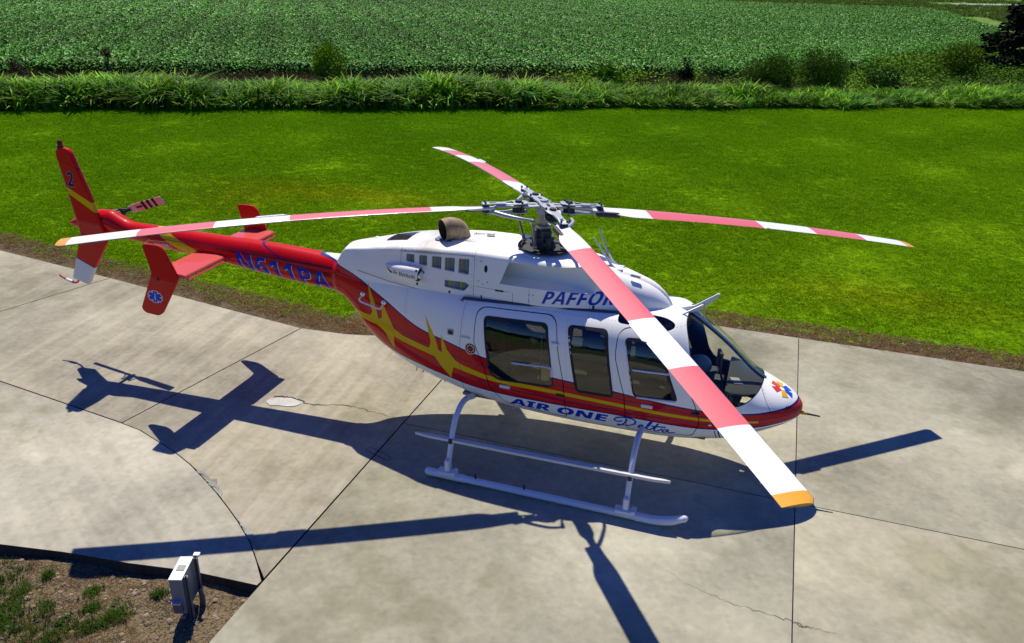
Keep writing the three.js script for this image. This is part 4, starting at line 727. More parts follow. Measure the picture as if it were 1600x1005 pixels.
const cowlTex = canvas(2048, 648, (c) => {
  const K = 2048 / 4.69; c.fillStyle = WHITE; c.fillRect(0, 0, 2048, 648);
  for (const row of [0, 1]) {
    const q = (x, y) => [(x + 2.99) * K, (2.60 - y) * (324 / .72) + row * 324];
    const ln = (col, w, ...p) => { c.strokeStyle = col; c.lineWidth = w; c.beginPath(); p.forEach((v, i) => (i ? c.lineTo(...q(...v)) : c.moveTo(...q(...v)))); c.stroke(); };
    { const P = [[-3.1, 2.09], [-2.9, 2.066], [-2.745, 2.042], [-2.6, 2.01], [-2.42, 1.958], [-2.2, 1.872]]; poly(c, [...P, [-2.2, 1.7], [-3.1, 1.7]].map((v) => q(...v)), RED); ln(NAVY, 8, ...P); }
    const g = 'rgba(70,76,86,0.75)';
    ln(g, 2, [-1.68, 2.45], [-1.68, 2.14]); ln(g, 2.5, [-1.69, 2.405], [-1.2, 2.455], [-.70, 2.49]); ln('#2b3444', 3, [-2.35, 2.03], [-1.84, 1.985], [-1.19, 1.955], [-.67, 1.955]); ln(g, 2, [-.2, 2.12], [-.2, 1.9]); ln(g, 2, [-.66, 2.13], [-.25, 2.12]); ln(g, 2, [.70, 2.4], [.72, 1.9]); ln(g, 1.5, [.0, 2.2], [.0, 1.9]);
    c.fillStyle = '#16181c'; c.beginPath(); c.ellipse(...q(-.545, 2.36), 9, 20, 0, 0, 7); c.fill(); c.fillStyle = '#3a3d42'; for (const [x, y, w, h] of [[-.42, 2.13, 46, 10], [-1.46, 2.05, 12, 16], [-1.02, 2.02, 12, 14], [.74, 2.08, 12, 20], [-.60, 2.03, 8, 20]]) { c.fillRect(...q(x, y), w, h); }
    c.fillStyle = 'rgba(50,54,60,0.8)'; for (const [x, y] of [[-.63, 2.2], [-.58, 2.17], [-.52, 2.2], [0, 2.12], [0, 2.05], [.02, 1.98], [.1, 1.96], [.4, 1.97], [.6, 2.0], [-.61, 2.44], [-1.62, 2.42]]) { c.beginPath(); c.arc(...q(x, y), 3.2, 0, 7); c.fill(); }
    c.fillStyle = 'rgba(50,54,60,0.7)'; for (let k = 0; k < 4; k++) { c.beginPath(); c.arc(...q(.0, 2.44 - k * .075), 3.5, 0, 7); c.fill(); c.fillRect(...q(.03, 2.43 - k * .1), 14, 3); }
    const [x, y] = q(row ? .10 : .135, 2.035); paintText(c, 'PAFFORD', x, y, .160 * K, 0.99 * K, { skew: row ? -.3 : .36, rise: -0.075, fill: BLUE, stroke: '#c9d2e6', lw: 4 }, row === 1);
    for (const [x0, y0, x1, y1] of [[-1.66, 2.43, -.73, 2.515], [-1.66, 2.01, -.73, 2.0], [-1.655, 2.42, -1.655, 2.05], [-.725, 2.48, -.725, 2.02], [-.66, 2.48, -.66, 2.0], [.05, 1.985, 1.0, 2.03], [-2.3, 2.04, -1.75, 2.0], [.66, 2.3, .68, 2.02]]) { const n = Math.round(Math.hypot(x1 - x0, y1 - y0) / .04); c.fillStyle = 'rgba(50,54,62,0.45)'; for (let k = 0; k <= n; k++) { c.beginPath(); c.arc(...q(lerp(x0, x1, k / n), lerp(y0, y1, k / n)), 1.7, 0, 7); c.fill(); } }
    for (let k = 0; k < 46; k++) { const xx = -1.25 - 1.2 * rnd() * rnd(), yy = 2.5 + rr(-.05, .08) + (xx + 1.2) * .1; c.fillStyle = 'rgba(60,50,38,' + rr(0.02, 0.06) + ')'; c.beginPath(); c.ellipse(...q(xx, yy), rr(20, 80), rr(5, 14), -0.08, 0, 7); c.fill(); }
    for (let k = 0; k < 60; k++) { const xx = rr(-2.6, -.6), yy = rr(1.95, 2.5); c.fillStyle = 'rgba(80,74,60,' + rr(0.01, 0.035) + ')'; c.beginPath(); c.ellipse(...q(xx, yy), rr(10, 60), rr(4, 14), 0.1, 0, 7); c.fill(); }
  }
});
const cowlMat = gloss({ map: cowlTex });
{
  const white = (b) => { constUV(b.geometry, 0.005, 0.72); return b; };
  let eng = brush(cowlLoft(-2.98, -.696, 0.035));
  const gr = [[-1.605, -1.49, 2.285, 2.395], [-1.425, -1.312, 2.275, 2.41], [-1.25, -1.12, 2.268, 2.425], [-1.077, -.945, 2.26, 2.435], [-.897, -.758, 2.255, 2.447]];
  for (const [x0, x1, y0, y1] of gr) eng = csg(eng, white(prism([[x0, y1 - .012], [x1, y1], [x1, y0], [x0, y0 + .008]], .015, .37, .6)), SUBTRACTION);
  const low = [[-1.075, 2.148], [-.80, 2.16], [-.745, 2.13], [-.815, 2.045], [-1.075, 2.06]];
  eng = csg(eng, white(prism(low, .015, .40, .6)), SUBTRACTION);
  eng = csg(eng, white(prismY([[-2.02, -.22], [-1.70, -.26], [-1.70, .16], [-2.02, .12]], .03, 2.36, 2.7)), SUBTRACTION);
  const engine = obj('engine_cowling', eng.geometry, cowlMat, heli);
  const fin1 = M([0.09, 0.19, 0.28], { roughness: 0.5, metalness: 0.4 }), fin2 = M([0.26, 0.26, 0.09], { roughness: 0.5, metalness: 0.4 }), foil = M([0.24, 0.19, 0.32], { roughness: 0.5, metalness: 0.4 });
  const screen = (x0, x1, y0, y1, z) => {
    const t = new THREE.Group(); t.name = numbered('intake_screen'); heli.add(t); const n = 7, sets = [[], [], []];
    for (let i = 0; i < n; i++) { const x = lerp(x0, x1, (i + .5) / n), w = (x1 - x0) / n; sets[[0, 1, 2, 0, 1, 0, 1][i]].push(box(w * .96, y1 - y0, .02, x, (y0 + y1) / 2, z - .02 + .006 * (i % 2), .003, [0, .35, 0])); }
    [fin1, fin2, foil].forEach((m, i) => sets[i].length && obj('pleat', sets[i], m, t));
  };
  for (const [x0, x1, y0, y1] of gr) { const z = cowlSec((x0 + x1) / 2)[2] - .012; screen(x0 - .005, x1 + .005, y0 - .005, y1 + .002, z); }
  screen(-1.08, -.75, 2.045, 2.155, .462);
  obj('deck_grille', [box(.32, .012, .38, -1.86, 2.385, -.05, .004), ...Array.from({ length: 9 }, (_, i) => box(.30, .02, .008, -1.86, 2.40, -.2 + i * .038, .002))], blackM, heli);
  for (const z of [.12, -.16]) { const y = 2.545; obj('cooling_vent', [box(.17, .02, .11, -.86, y + .005, z, .02, [0, 0, .05]), ...Array.from({ length: 5 }, (_, i) => box(.012, .012, .09, -.92 + i * .03, y + .016, z, .003))], M([0.38, 0.36, 0.35], { roughness: 0.6, metalness: 0.3 }), heli); }
  obj('deck_lug', box(.10, .05, .07, -.70, 2.585, -.12, .015), whitePaint, heli); obj('deck_lug', box(.06, .03, .05, -2.25, 2.355, -.1, .012), whitePaint, heli);
  let tr = brush(cowlLoft(-.690, 1.645, 0.04));
  for (const s of [1, -1]) {
    const plan = [[-.46, .17], [.40, .235], [.72, .30], [.93, .42], [.93, .7], [-.24, .7], [-.27, .43], [-.46, .41]].map(([x, z]) => [x, s * z]); if (s < 0) plan.reverse();
    const p = prismY(plan, .05, 2.205, 2.478); const P = p.geometry.attributes.position; for (let i = 0; i < P.count; i++) { P.setX(i, P.getX(i) - (2.478 - P.getY(i)) * .38); } white(p); p.geometry.computeVertexNormals();
    tr = csg(tr, p, SUBTRACTION);
  }
  obj('transmission_cowling', tr.geometry, cowlMat, heli);
  // exhaust stack: an elbow that turns aft and outwards
  const ec = new THREE.CatmullRomCurve3([V(-1.06, 2.40, -.02), V(-1.06, 2.54, 0), V(-1.09, 2.64, .03), V(-1.15, 2.675, .10), V(-1.22, 2.665, .175)]);
  const eg = (r) => { const g = new THREE.TubeGeometry(ec, 28, r * 0.88, 28, false); return g; };
  const lip = new THREE.RingGeometry(.125, .134, 28); const dirE = ec.getTangentAt(1); lip.applyQuaternion(new THREE.Quaternion().setFromUnitVectors(V(0, 0, 1), dirE)); lip.translate(...ec.getPointAt(1).toArray());
  const rust = fbm(256, 6, 5, 71), exTex = dataTex(256, (i) => { const v = 0.7 + 0.6 * (rust[i] - 0.5) * 2; return [0.52 * v, 0.37 * v, 0.22 * v]; });
  const ex = obj('exhaust_stack', [eg(.152), lip], M([1, 1, 1], { map: exTex, roughness: 0.75, metalness: 0, side: THREE.DoubleSide }), heli);
  const inn = eg(.142); obj('exhaust_liner', inn, M([0.05, 0.035, 0.022], { roughness: 0.8, side: THREE.DoubleSide }), ex);
  obj('exhaust_fairing', plate([[-1.34, -.16], [-1.28, -.19], [-.90, -.19], [-.88, .16], [-1.10, .19], [-1.30, .19]], 0, .012, .04).rotateX(-Math.PI / 2).translate(0, 2.532, 0).rotateZ(0), M([0.1, 0.14, 0.22], { roughness: 0.5 }), heli);
  // side scoop with its lettering
  const podTex = canvas(512, 220, (c) => {
    c.fillStyle = WHITE; c.fillRect(0, 0, 512, 220); c.save(); c.transform(1, 0.03, 0, 1, 0, 0); c.font = 'bold 66px sans-serif'; c.fillStyle = '#14161b'; c.save(); c.translate(150, 136); c.transform(1, 0, -0.2, 1, 0, 0); c.scale(0.80, 1.1); c.fillText('Air Methods', 0, 0); c.restore();
    c.fillStyle = '#101216'; c.beginPath(); c.moveTo(42, 92); c.lineTo(140, 112); c.lineTo(134, 146); c.lineTo(112, 136); c.closePath(); c.fill(); for (let k = 0; k < 3; k++) { c.fillStyle = '#4a5058'; c.fillRect(48 + k * 5, 76 + k * 9, 70 - k * 14, 4); } c.restore();
  });
  const pg = (() => {
    const pos = [], uv = [], idx = [], NX = 26, NK = 22;
    for (let i = 0; i <= NX; i++) {
      const t = i / NX, x = lerp(-1.93, -1.40, t), k = Math.pow(Math.sin(Math.min(1, t * 1.25 + .02) * Math.PI / 2), .6), out = .125 * k, hh = .098 * (0.45 + 0.55 * k), y = 2.150 + .02 * t;
      for (let j = 0; j <= NK; j++) { const a = -Math.PI / 2 - .2 + (Math.PI + .4) * j / NK, cx = Math.cos(a), sx = Math.sin(a), zz = cowlSec(x)[3] - .035; const px = x + (j / NK - .5) * .05 * t; pos.push(px, y + hh * Math.sign(sx) * Math.pow(Math.abs(sx), .8), zz + out * Math.sign(cx) * Math.pow(Math.abs(cx), .6)); uv.push((px + 1.93) / .55, (pos[pos.length - 2] - 2.05) / .22); }
    }
    for (let i = 0; i < NX; i++) for (let j = 0; j < NK; j++) { const a = i * (NK + 1) + j; idx.push(a, a + NK + 1, a + 1, a + 1, a + NK + 1, a + NK + 2); }
    const g = new THREE.BufferGeometry(); g.setAttribute('position', new THREE.Float32BufferAttribute(pos, 3)); g.setAttribute('uv', new THREE.Float32BufferAttribute(uv, 2)); g.setIndex(idx); g.computeVertexNormals(); return g;
  })();
  const pod = obj('air_scoop', pg, gloss({ map: podTex, side: THREE.DoubleSide }), heli);
  obj('scoop_opening', box(.07, .155, .12, -1.415, 2.168, .475, .03), blackM, pod); obj('inlet_pipe', cyl([-1.40, 2.165, .485], [-1.365, 2.165, .49], .05, .05, 18), chrome, pod); obj('inlet_screen', box(.07, .085, .012, -1.345, 2.165, .447, .01), fin1, pod);  // opening is a black block standing for the dark inside of the scoop
}
// --- tail boom, stabiliser, fin
const BT = [[-2.68, 1.827, .266, .236], [-2.88, 1.838, .246, .216], [-3.6, 1.876, .236, .196], [-4.65, 1.932, .186, .172], [-5.72, 1.98, .145, .15], [-6.10, 2.003, .13, .14], [-6.28, 2.045, .152, .145], [-6.45, 2.085, .178, .15], [-6.62, 2.085, .172, .14], [-6.8, 2.06, .14, .115], [-7.0, 2.02, .09, .075], [-7.16, 2.0, .05, .04], [-7.215, 1.995, .012, .012]];
const boomSec = hermite(BT.slice().reverse());
const BK = 316;
const boomTex = canvas(1536, 696, (c) => {
  for (const row of [0, 1]) {
    const q = (x, y) => [(x + 7.3) * BK, (2.40 - y) * BK + row * 348]; c.save(); c.beginPath(); c.rect(0, row * 348, 1536, 348); c.clip(); c.fillStyle = RED; c.fillRect(0, row * 348, 1536, 348);
    const P = (col, ...p) => poly(c, p.map((v) => q(...v)), col);
    P(YEL, [-5.80, 2.24], [-5.52, 2.24], [-5.36, 2.084], [-4.80, 1.87], [-4.55, 1.795], [-4.20, 1.735], [-3.7, 1.68], [-3.3, 1.60], [-4.6, 1.60], [-4.95, 1.80], [-5.19, 1.867], [-5.50, 2.03]);
    const ln = (col, w, ...p) => { c.strokeStyle = col; c.lineWidth = w; c.beginPath(); p.forEach((v, i) => (i ? c.lineTo(...q(...v)) : c.moveTo(...q(...v)))); c.stroke(); };
    P(WHITE, [-3.02, 2.083], [-2.9, 2.07], [-2.745, 2.045], [-2.5, 1.98], [-2.5, 2.3], [-3.02, 2.3]); ln(NAVY, 5, [-3.02, 2.083], [-2.9, 2.07], [-2.745, 2.045], [-2.5, 1.98]);
    ln(NAVY, 4, [-4.22, 2.3], [-4.02, 2.16], [-3.51, 1.967], [-2.82, 1.732], [-2.5, 1.64]); ln('rgba(60,4,8,0.6)', 6, [-4.6, 1.985], [-2.7, 1.957]); ln('rgba(60,4,8,0.5)', 3, [-6.1, 2.02], [-4.6, 1.985]);
    P('#8d0a10', [-3.2, 1.905], [-2.82, 1.895], [-2.75, 1.86], [-2.82, 1.835], [-3.2, 1.84]);
    for (let k = 0; k < 26; k++) { c.fillStyle = 'rgba(30,2,4,0.5)'; c.beginPath(); c.arc(...q(-5.2 + k * .1, 1.955), 1.6, 0, 7); c.fill(); }
    for (let k = 0; k < 7; k++) ln('rgba(40,2,4,0.35)', 1.5, [-6.0 + k * .48, 2.3], [-6.0 + k * .48, 1.5]);
    const [x, y] = q(row ? -4.2 : -4.27, row ? 1.70 : 1.738); for (const [ox, oy, f] of [[3, 2, '#c3cbe0'], [0, 0, '#1228a4']]) paintText(c, 'N611PA', x + ox, y + oy, .25 * BK, 1.46 * BK, { rise: row ? 0 : 0.075, skew: -0.12 * (row ? -1 : 1), fill: f, stroke: f, lw: 1.5 }, row === 1);
    const [dx, dy] = q(-5.70, 1.868); paintText(c, 'DANGER', dx + 18, dy, 17, 84, { fill: '#e8c9c4', rise: -.06 }, row === 1); c.strokeStyle = '#e8c9c4'; c.lineWidth = 2.2; c.beginPath(); const D = (a, b) => [dx + a, dy - b]; [[-38, 6], [0, 30], [-2, 26], [112, 33], [112, 2], [0, -8], [-2, -6]].forEach((p, i) => (i ? c.lineTo(...D(...p)) : c.moveTo(...D(...p)))); c.closePath(); c.stroke();
    c.restore();
  }
});
{
  const pos = [], uv = [], idx = [], xs = []; for (let x = -2.68; x > -7.1; x -= 0.05) xs.push(x); for (const x of [-7.12, -7.15, -7.18, -7.2, -7.215]) xs.push(x); const NK = 40;
  for (const s of [1, -1]) {
    const o = pos.length / 3; for (const x of xs) { const [, y, ry, rz] = boomSec(x); for (let k = 0; k <= NK / 2; k++) { const a = -Math.PI / 2 + Math.PI * k / (NK / 2); const py = y + ry * Math.sin(a); pos.push(x, py, s * rz * Math.cos(a)); uv.push((x + 7.3) / (1536 / BK), clamp((py - 1.3) / 1.10, 0, 1) * .5 + (s > 0 ? .5 : 0)); } }
    const W = NK / 2 + 1; for (let i = 0; i < xs.length - 1; i++) for (let k = 0; k < W - 1; k++) { const a = o + i * W + k, q = [a, a + 1, a + W, a + 1, a + W + 1, a + W]; idx.push(...(s > 0 ? q : q.reverse())); }
  }
  const g = new THREE.BufferGeometry(); g.setAttribute('position', new THREE.Float32BufferAttribute(pos, 3)); g.setAttribute('uv', new THREE.Float32BufferAttribute(uv, 2)); g.setIndex(idx);
  const boom = obj('tail_boom', smooth(g, 1.2), gloss({ map: boomTex }), heli);
  obj('tail_light', (() => { const s = new THREE.SphereGeometry(.022, 12, 8); s.translate(-7.215, 1.995, 0); return s; })(), redPaint, boom);
  // horizontal stabiliser with its slat and end plates
  const sec = [[-4.42, 1.875], [-4.44, 1.90], [-4.55, 1.91], [-4.75, 1.903], [-4.93, 1.889], [-4.93, 1.884], [-4.75, 1.872], [-4.55, 1.848], [-4.44, 1.855]];
  const st = obj('stabiliser', plate(sec, 0, 2.0, .012, null, 0.004), glareRed, heli);
  obj('leading_slat', [plate([[-4.36, 1.845], [-4.375, 1.865], [-4.41, 1.86], [-4.40, 1.84]], .58, .78, .006, null, 0.002), plate([[-4.36, 1.845], [-4.375, 1.865], [-4.41, 1.86], [-4.40, 1.84]], -.58, .78, .006, null, 0.002)], glareRed, st).position.set(-.035, -.012, 0);
  const epTex = canvas(256, 512, (c) => {
    c.fillStyle = RED; c.fillRect(0, 0, 256, 512); const K = 256 / .72, q = (x, y) => [(x + 5.22) * K, (2.28 - y) * (512 / 1.04)]; c.save(); c.translate(...q(-4.945, 1.54)); c.rotate(.06);
    for (const [r, col] of [[1.22, '#dfe4ef'], [1, '#1239b4']]) for (let k = 0; k < 3; k++) { c.save(); c.rotate(k * Math.PI / 3); c.fillStyle = col; const w = 12 * (r > 1 ? 1.4 : 1), h = 38 * (r > 1 ? 1.1 : 1); c.fillRect(-w, -h, 2 * w, 2 * h); c.restore(); }
    c.strokeStyle = '#dfe4ef'; c.lineWidth = 3.5; c.beginPath(); c.moveTo(0, -26); c.lineTo(0, 26); c.stroke(); c.lineWidth = 2.5; c.beginPath(); c.moveTo(5, -17); c.bezierCurveTo(-12, -12, 12, -2, -6, 5); c.bezierCurveTo(-10, 9, 7, 11, 3, 17); c.stroke(); c.restore();
    c.fillStyle = '#0b0b0d'; c.beginPath(); c.ellipse(...q(-4.85, 1.80), 9, 11, 0, 0, 7); c.fill();
  });
  const ep = [[-5.03, 2.24], [-4.965, 2.262], [-4.76, 2.262], [-4.70, 2.22], [-4.525, 1.845], [-4.86, 1.32], [-4.935, 1.268], [-5.14, 1.278], [-5.205, 1.34], [-4.945, 1.87]];
  for (const z of [1.0, -1.0]) obj('end_plate', plate(ep, z, .032, [.03, .03, .03, .04, .03, .03, .03, .04, .04, .04], [-5.22, -4.5, 1.24, 2.28], 0.008), gloss({ map: epTex }), heli);
  // fin
  const fin = [[-7.07, 3.03], [-7.055, 3.115], [-6.985, 3.146], [-6.86, 3.145], [-6.80, 3.09], [-6.73, 2.865], [-6.63, 2.58], [-6.55, 2.28], [-6.455, 1.98], [-6.485, 1.785], [-6.76, 1.40], [-6.945, 1.10], [-7.225, 1.175], [-7.08, 1.52], [-6.905, 1.90], [-6.935, 2.137], [-6.985, 2.52]];
  const fTex = canvas(440, 1024, (c) => {
    const q = (x, y) => [(x + 7.3) * 488, (3.2 - y) * 476]; c.fillStyle = RED; c.fillRect(0, 0, 440, 1024); const P = (col, ...p) => poly(c, p.map((v) => q(...v)), col);
    P('#d9dadb', [-7.4, 1.655], [-7.08, 1.525], [-6.76, 1.397], [-6.4, 1.25], [-6.4, 0.9], [-7.4, .9]); c.strokeStyle = '#1a2250'; c.lineWidth = 7; c.beginPath(); c.moveTo(...q(-7.4, 1.66)); c.lineTo(...q(-6.4, 1.26)); c.stroke();
    P(YEL, [-7.05, 2.64], [-6.96, 2.585], [-6.56, 2.385], [-6.4, 2.30], [-6.4, 2.18], [-6.6, 2.285], [-6.985, 2.505], [-7.05, 2.55]);
    c.strokeStyle = '#2a1030'; c.lineWidth = 4; c.beginPath(); c.moveTo(...q(-7.07, 3.01)); c.lineTo(...q(-6.70, 2.85)); c.stroke(); c.beginPath(); c.moveTo(...q(-6.93, 1.98)); c.lineTo(...q(-6.6, 1.73)); c.stroke();
    const [x, y] = q(-6.95, 2.607); paintText(c, '2', x, y, .205 * 476, .125 * 488, { skew: 0.05, fill: '#0c1440', stroke: '#8a8fb0', lw: 6 });
  });
  const f = obj('tail_fin', plate(fin, .14, .075, [.03, .04, .04, .05, .04, .1, .1, .1, .06, .06, .1, .04, .04, .1, .06, .1, .1], [-7.3, -7.3 + 440 / 488, 3.2 - 1024 / 476, 3.2], 0.022), gloss({ map: fTex }), heli);
  obj('gurney_strip', [cyl([-7.078, 3.0, .14], [-6.945, 2.12, .14], .012, .012, 8)], blackM, f);
  obj('anti_collision_light', [cyl([-6.985, 3.13, .14], [-6.985, 3.165, .14], .045, .04, 18), (() => { const s = new THREE.SphereGeometry(.036, 16, 12); s.scale(1, 1.5, 1); s.translate(-6.985, 3.195, .14); return s; })()], gloss({ color: lin(0.16, 0.01, 0.012) }), f);
  obj('tail_bumper', [tube([[-7.10, 1.20, .13], [-7.25, 1.07, .1], [-7.42, 1.075, .07], [-7.50, 1.085, .06]], .014, 24, 10)], redPaint, heli);
  obj('bumper_sleeve', cyl([-7.33, 1.068, .085], [-7.46, 1.08, .065], .026, .024, 14), whitePaint, heli); obj('bumper_tip', tube([[-7.48, 1.083, .06], [-7.55, 1.10, .055], [-7.60, 1.125, .05]], .012, 12, 8), redPaint, heli);
  // tail rotor on the far side
  const tr = obj('tail_rotor', [cyl([-6.608, 2.12, -.10], [-6.608, 2.12, -.46], .032, .028, 18), cyl([-6.608, 2.12, -.34], [-6.608, 2.12, -.40], .06, .055, 18), box(.30, .05, .04, -6.608, 2.12, -.42, .01, [0, 0, .33]), cyl([-6.56, 2.19, -.30], [-6.50, 2.16, -.42], .012, .012, 8), cyl([-6.66, 2.05, -.30], [-6.72, 2.08, -.42], .012, .012, 8), cyl([-6.69, 2.12, -.30], [-6.53, 2.12, -.30], .018, .018, 8)], darkMetal, heli);
  const tTex = canvas(512, 64, (c) => { c.fillStyle = '#d99a94'; c.fillRect(0, 0, 512, 64); c.fillStyle = '#cfc8c2'; c.fillRect(0, 0, 120, 64); c.fillStyle = '#222a66'; c.fillRect(130, 22, 90, 16); c.fillStyle = '#0c0c0e'; for (const x of [228, 304, 380]) c.fillRect(x, 0, 40, 64); c.fillStyle = '#b9b4b0'; c.fillRect(496, 0, 16, 64); for (let k = 0; k < 8; k++) { c.fillStyle = '#151518'; c.beginPath(); c.arc(20 + k * 12, 16 + (k % 3) * 14, 5, 0, 7); c.fill(); } });
  for (const s of [1, -1]) {
    const g = plate([[.10, -.045], [.22, -.068], [.76, -.068], [.775, -.05], [.775, .06], [.76, .068], [.22, .068], [.10, .045]], 0, .018, .015, [.08, .775, -.07, .07], 0.005);
    g.rotateX(s * .12 + .25); g.rotateZ(.33 + (s < 0 ? Math.PI : 0)); g.translate(-6.608, 2.12, -.42); obj('tail_rotor_blade', g, gloss({ map: tTex, clearcoat: .4 }), tr);
  }
}
// --- landing gear
for (const s of [1, -1]) {
  const sk = obj('skid_tube', [tube([[-.90, .055, s * 1.425], [0, .052, s * 1.425], [1.2, .052, s * 1.425], [1.72, .054, s * 1.425], [1.95, .085, s * 1.425], [2.13, .165, s * 1.425]], .042, 60, 14), tube([[-.90, .055, s * 1.425], [-.45, .055, s * 1.425]], .049, 10, 14), tube([[1.62, .054, s * 1.425], [1.82, .06, s * 1.425], [1.98, .095, s * 1.425], [2.14, .17, s * 1.425]], (u) => .051 - .016 * Math.max(0, u - .7) / .3, 24, 14)], gearPaint, heli);
  for (const x of [-.655, 1.485]) obj('skid_saddle', [box(.24, .05, .12, x, .10, s * 1.42, .02), box(.07, .17, .10, x, .19, s * 1.405, .025), box(.05, .02, .12, x + .09, .13, s * 1.42, .008)], gearPaint, sk);
  for (const x of [-.30, .30]) obj('skid_fitting', cyl([x, .09, s * 1.425], [x, .15, s * 1.425], .012, .012, 8), blackM, sk);
  const stp = new THREE.ExtrudeGeometry(roundPoly([[-1.12, 0], [-.95, -.02], [0.4, -.03], [1.75, -.025], [1.93, 0], [1.75, .025], [.4, .03], [-.95, .02]], .015), { depth: .022, bevelEnabled: true, bevelThickness: .008, bevelSize: .008, bevelSegments: 2 });
  stp.rotateX(-Math.PI / 2); stp.rotateZ(.012); stp.translate(0, .475, s * 1.305); obj('boarding_step', stp, M([0.62, 0.61, 0.57], { roughness: 0.7 }), heli);
}
for (const x of [-.655, 1.485]) {
  const p = [[0, .63], [.35, .64], [.60, .70], [.80, .775], [.98, .785], [1.14, .71], [1.25, .57], [1.31, .43], [1.40, .15], [1.41, .10]], pts = [...p.slice(1).reverse().map(([z, y]) => [x, y, -z]), ...p.map(([z, y]) => [x, y, z])];
  const ct = obj('cross_tube', tube(pts, (u) => .030 + .012 * (1 - Math.abs(u - .5) * 2), 110, 14), gearPaint, heli);
  for (const s of [1, -1]) obj('step_clamp', box(.05, .06, .09, x, .468, s * 1.30, .01), blackM, ct);
}
// --- main rotor
const mast = obj('rotor_mast', [cyl([0, 2.4, 0], [-.005, 2.86, 0], .056, .05, 24), cyl([-.005, 2.86, 0], [-.01, 3.07, 0], .075, .06, 24), cyl([0, 2.80, 0], [0, 2.83, 0], .09, .09, 24)], M([0.36, 0.33, 0.28], { roughness: 0.45, metalness: 0.4 }), heli);
{
  const deck = new THREE.RingGeometry(.10, .315, 48, 3); deck.rotateX(-Math.PI / 2); deck.rotateZ(-.03); deck.translate(.03, 2.574, 0);
  obj('mast_seal', [deck, (() => { const t = new THREE.TorusGeometry(.315, .010, 8, 48); t.rotateX(Math.PI / 2); t.rotateZ(-.03); t.translate(.03, 2.572, 0); return t; })()], M([0.016, 0.015, 0.015], { roughness: 0.7, side: THREE.DoubleSide }), heli);
  obj('swashplate', [cyl([0, 2.55, 0], [0, 2.62, 0], .16, .15, 28), cyl([0, 2.62, 0], [0, 2.66, 0], .125, .125, 28), cyl([0, 2.66, 0], [0, 2.70, 0], .14, .13, 28), cyl([0, 2.70, 0], [0, 2.78, 0], .10, .085, 24), box(.12, .20, .09, .06, 2.70, .08, .02, [0, .5, 0]), box(.10, .16, .08, -.07, 2.70, .05, .02, [0, -.4, .1]), box(.09, .05, .30, .02, 2.645, .05, .015, [0, .6, 0]), box(.05, .18, .05, .11, 2.64, .16, .012)], M([0.035, 0.04, 0.05], { roughness: 0.5, metalness: 0.3 }), heli);
}
const HUB = { y: 3.0457, tx: -0.0553, tz: 0.0138 };
const BL = [{ a: .9707, c: -.0343, d: .1291 }, { a: 2.617, c: -.035, d: .3405 }, { a: 4.0641, c: -.0274, d: .3767 }, { a: 5.6818, c: -.0489, d: .2708 }];
// a point of the rotor: r outwards along the blade, f towards its leading edge, h upwards
function rot(b, r, f, h) {
  const x = r * Math.cos(b.a) + f * Math.sin(b.a), z = r * Math.sin(b.a) - f * Math.cos(b.a);
  return [x, HUB.y + b.c * r - b.d * (r / 5.33) ** 2 + x * HUB.tx + z * HUB.tz + h, z];
}
function bent(g, b) { const P = g.attributes.position; for (let i = 0; i < P.count; i++) P.setXYZ(i, ...rot(b, P.getX(i), P.getZ(i), P.getY(i))); g.computeVertexNormals(); return g; }
function flat(pts, h0, t, r, holes = [], bevel = .006) {            // plate in rotor coordinates: [r, f] outline with thickness t
  const sh = roundPoly(pts.map(([x, f]) => [x, -f]), r); for (const h of holes) sh.holes.push(new THREE.Path(roundPoly(h.map(([x, f]) => [x, -f]), .02).getPoints(6)));
  const g = new THREE.ExtrudeGeometry(sh, { depth: t - 2 * bevel, bevelEnabled: true, bevelThickness: bevel, bevelSize: bevel, bevelOffset: -bevel, bevelSegments: 2, curveSegments: 8 }); g.rotateX(-Math.PI / 2); g.translate(0, h0 + bevel, 0); return g;
}
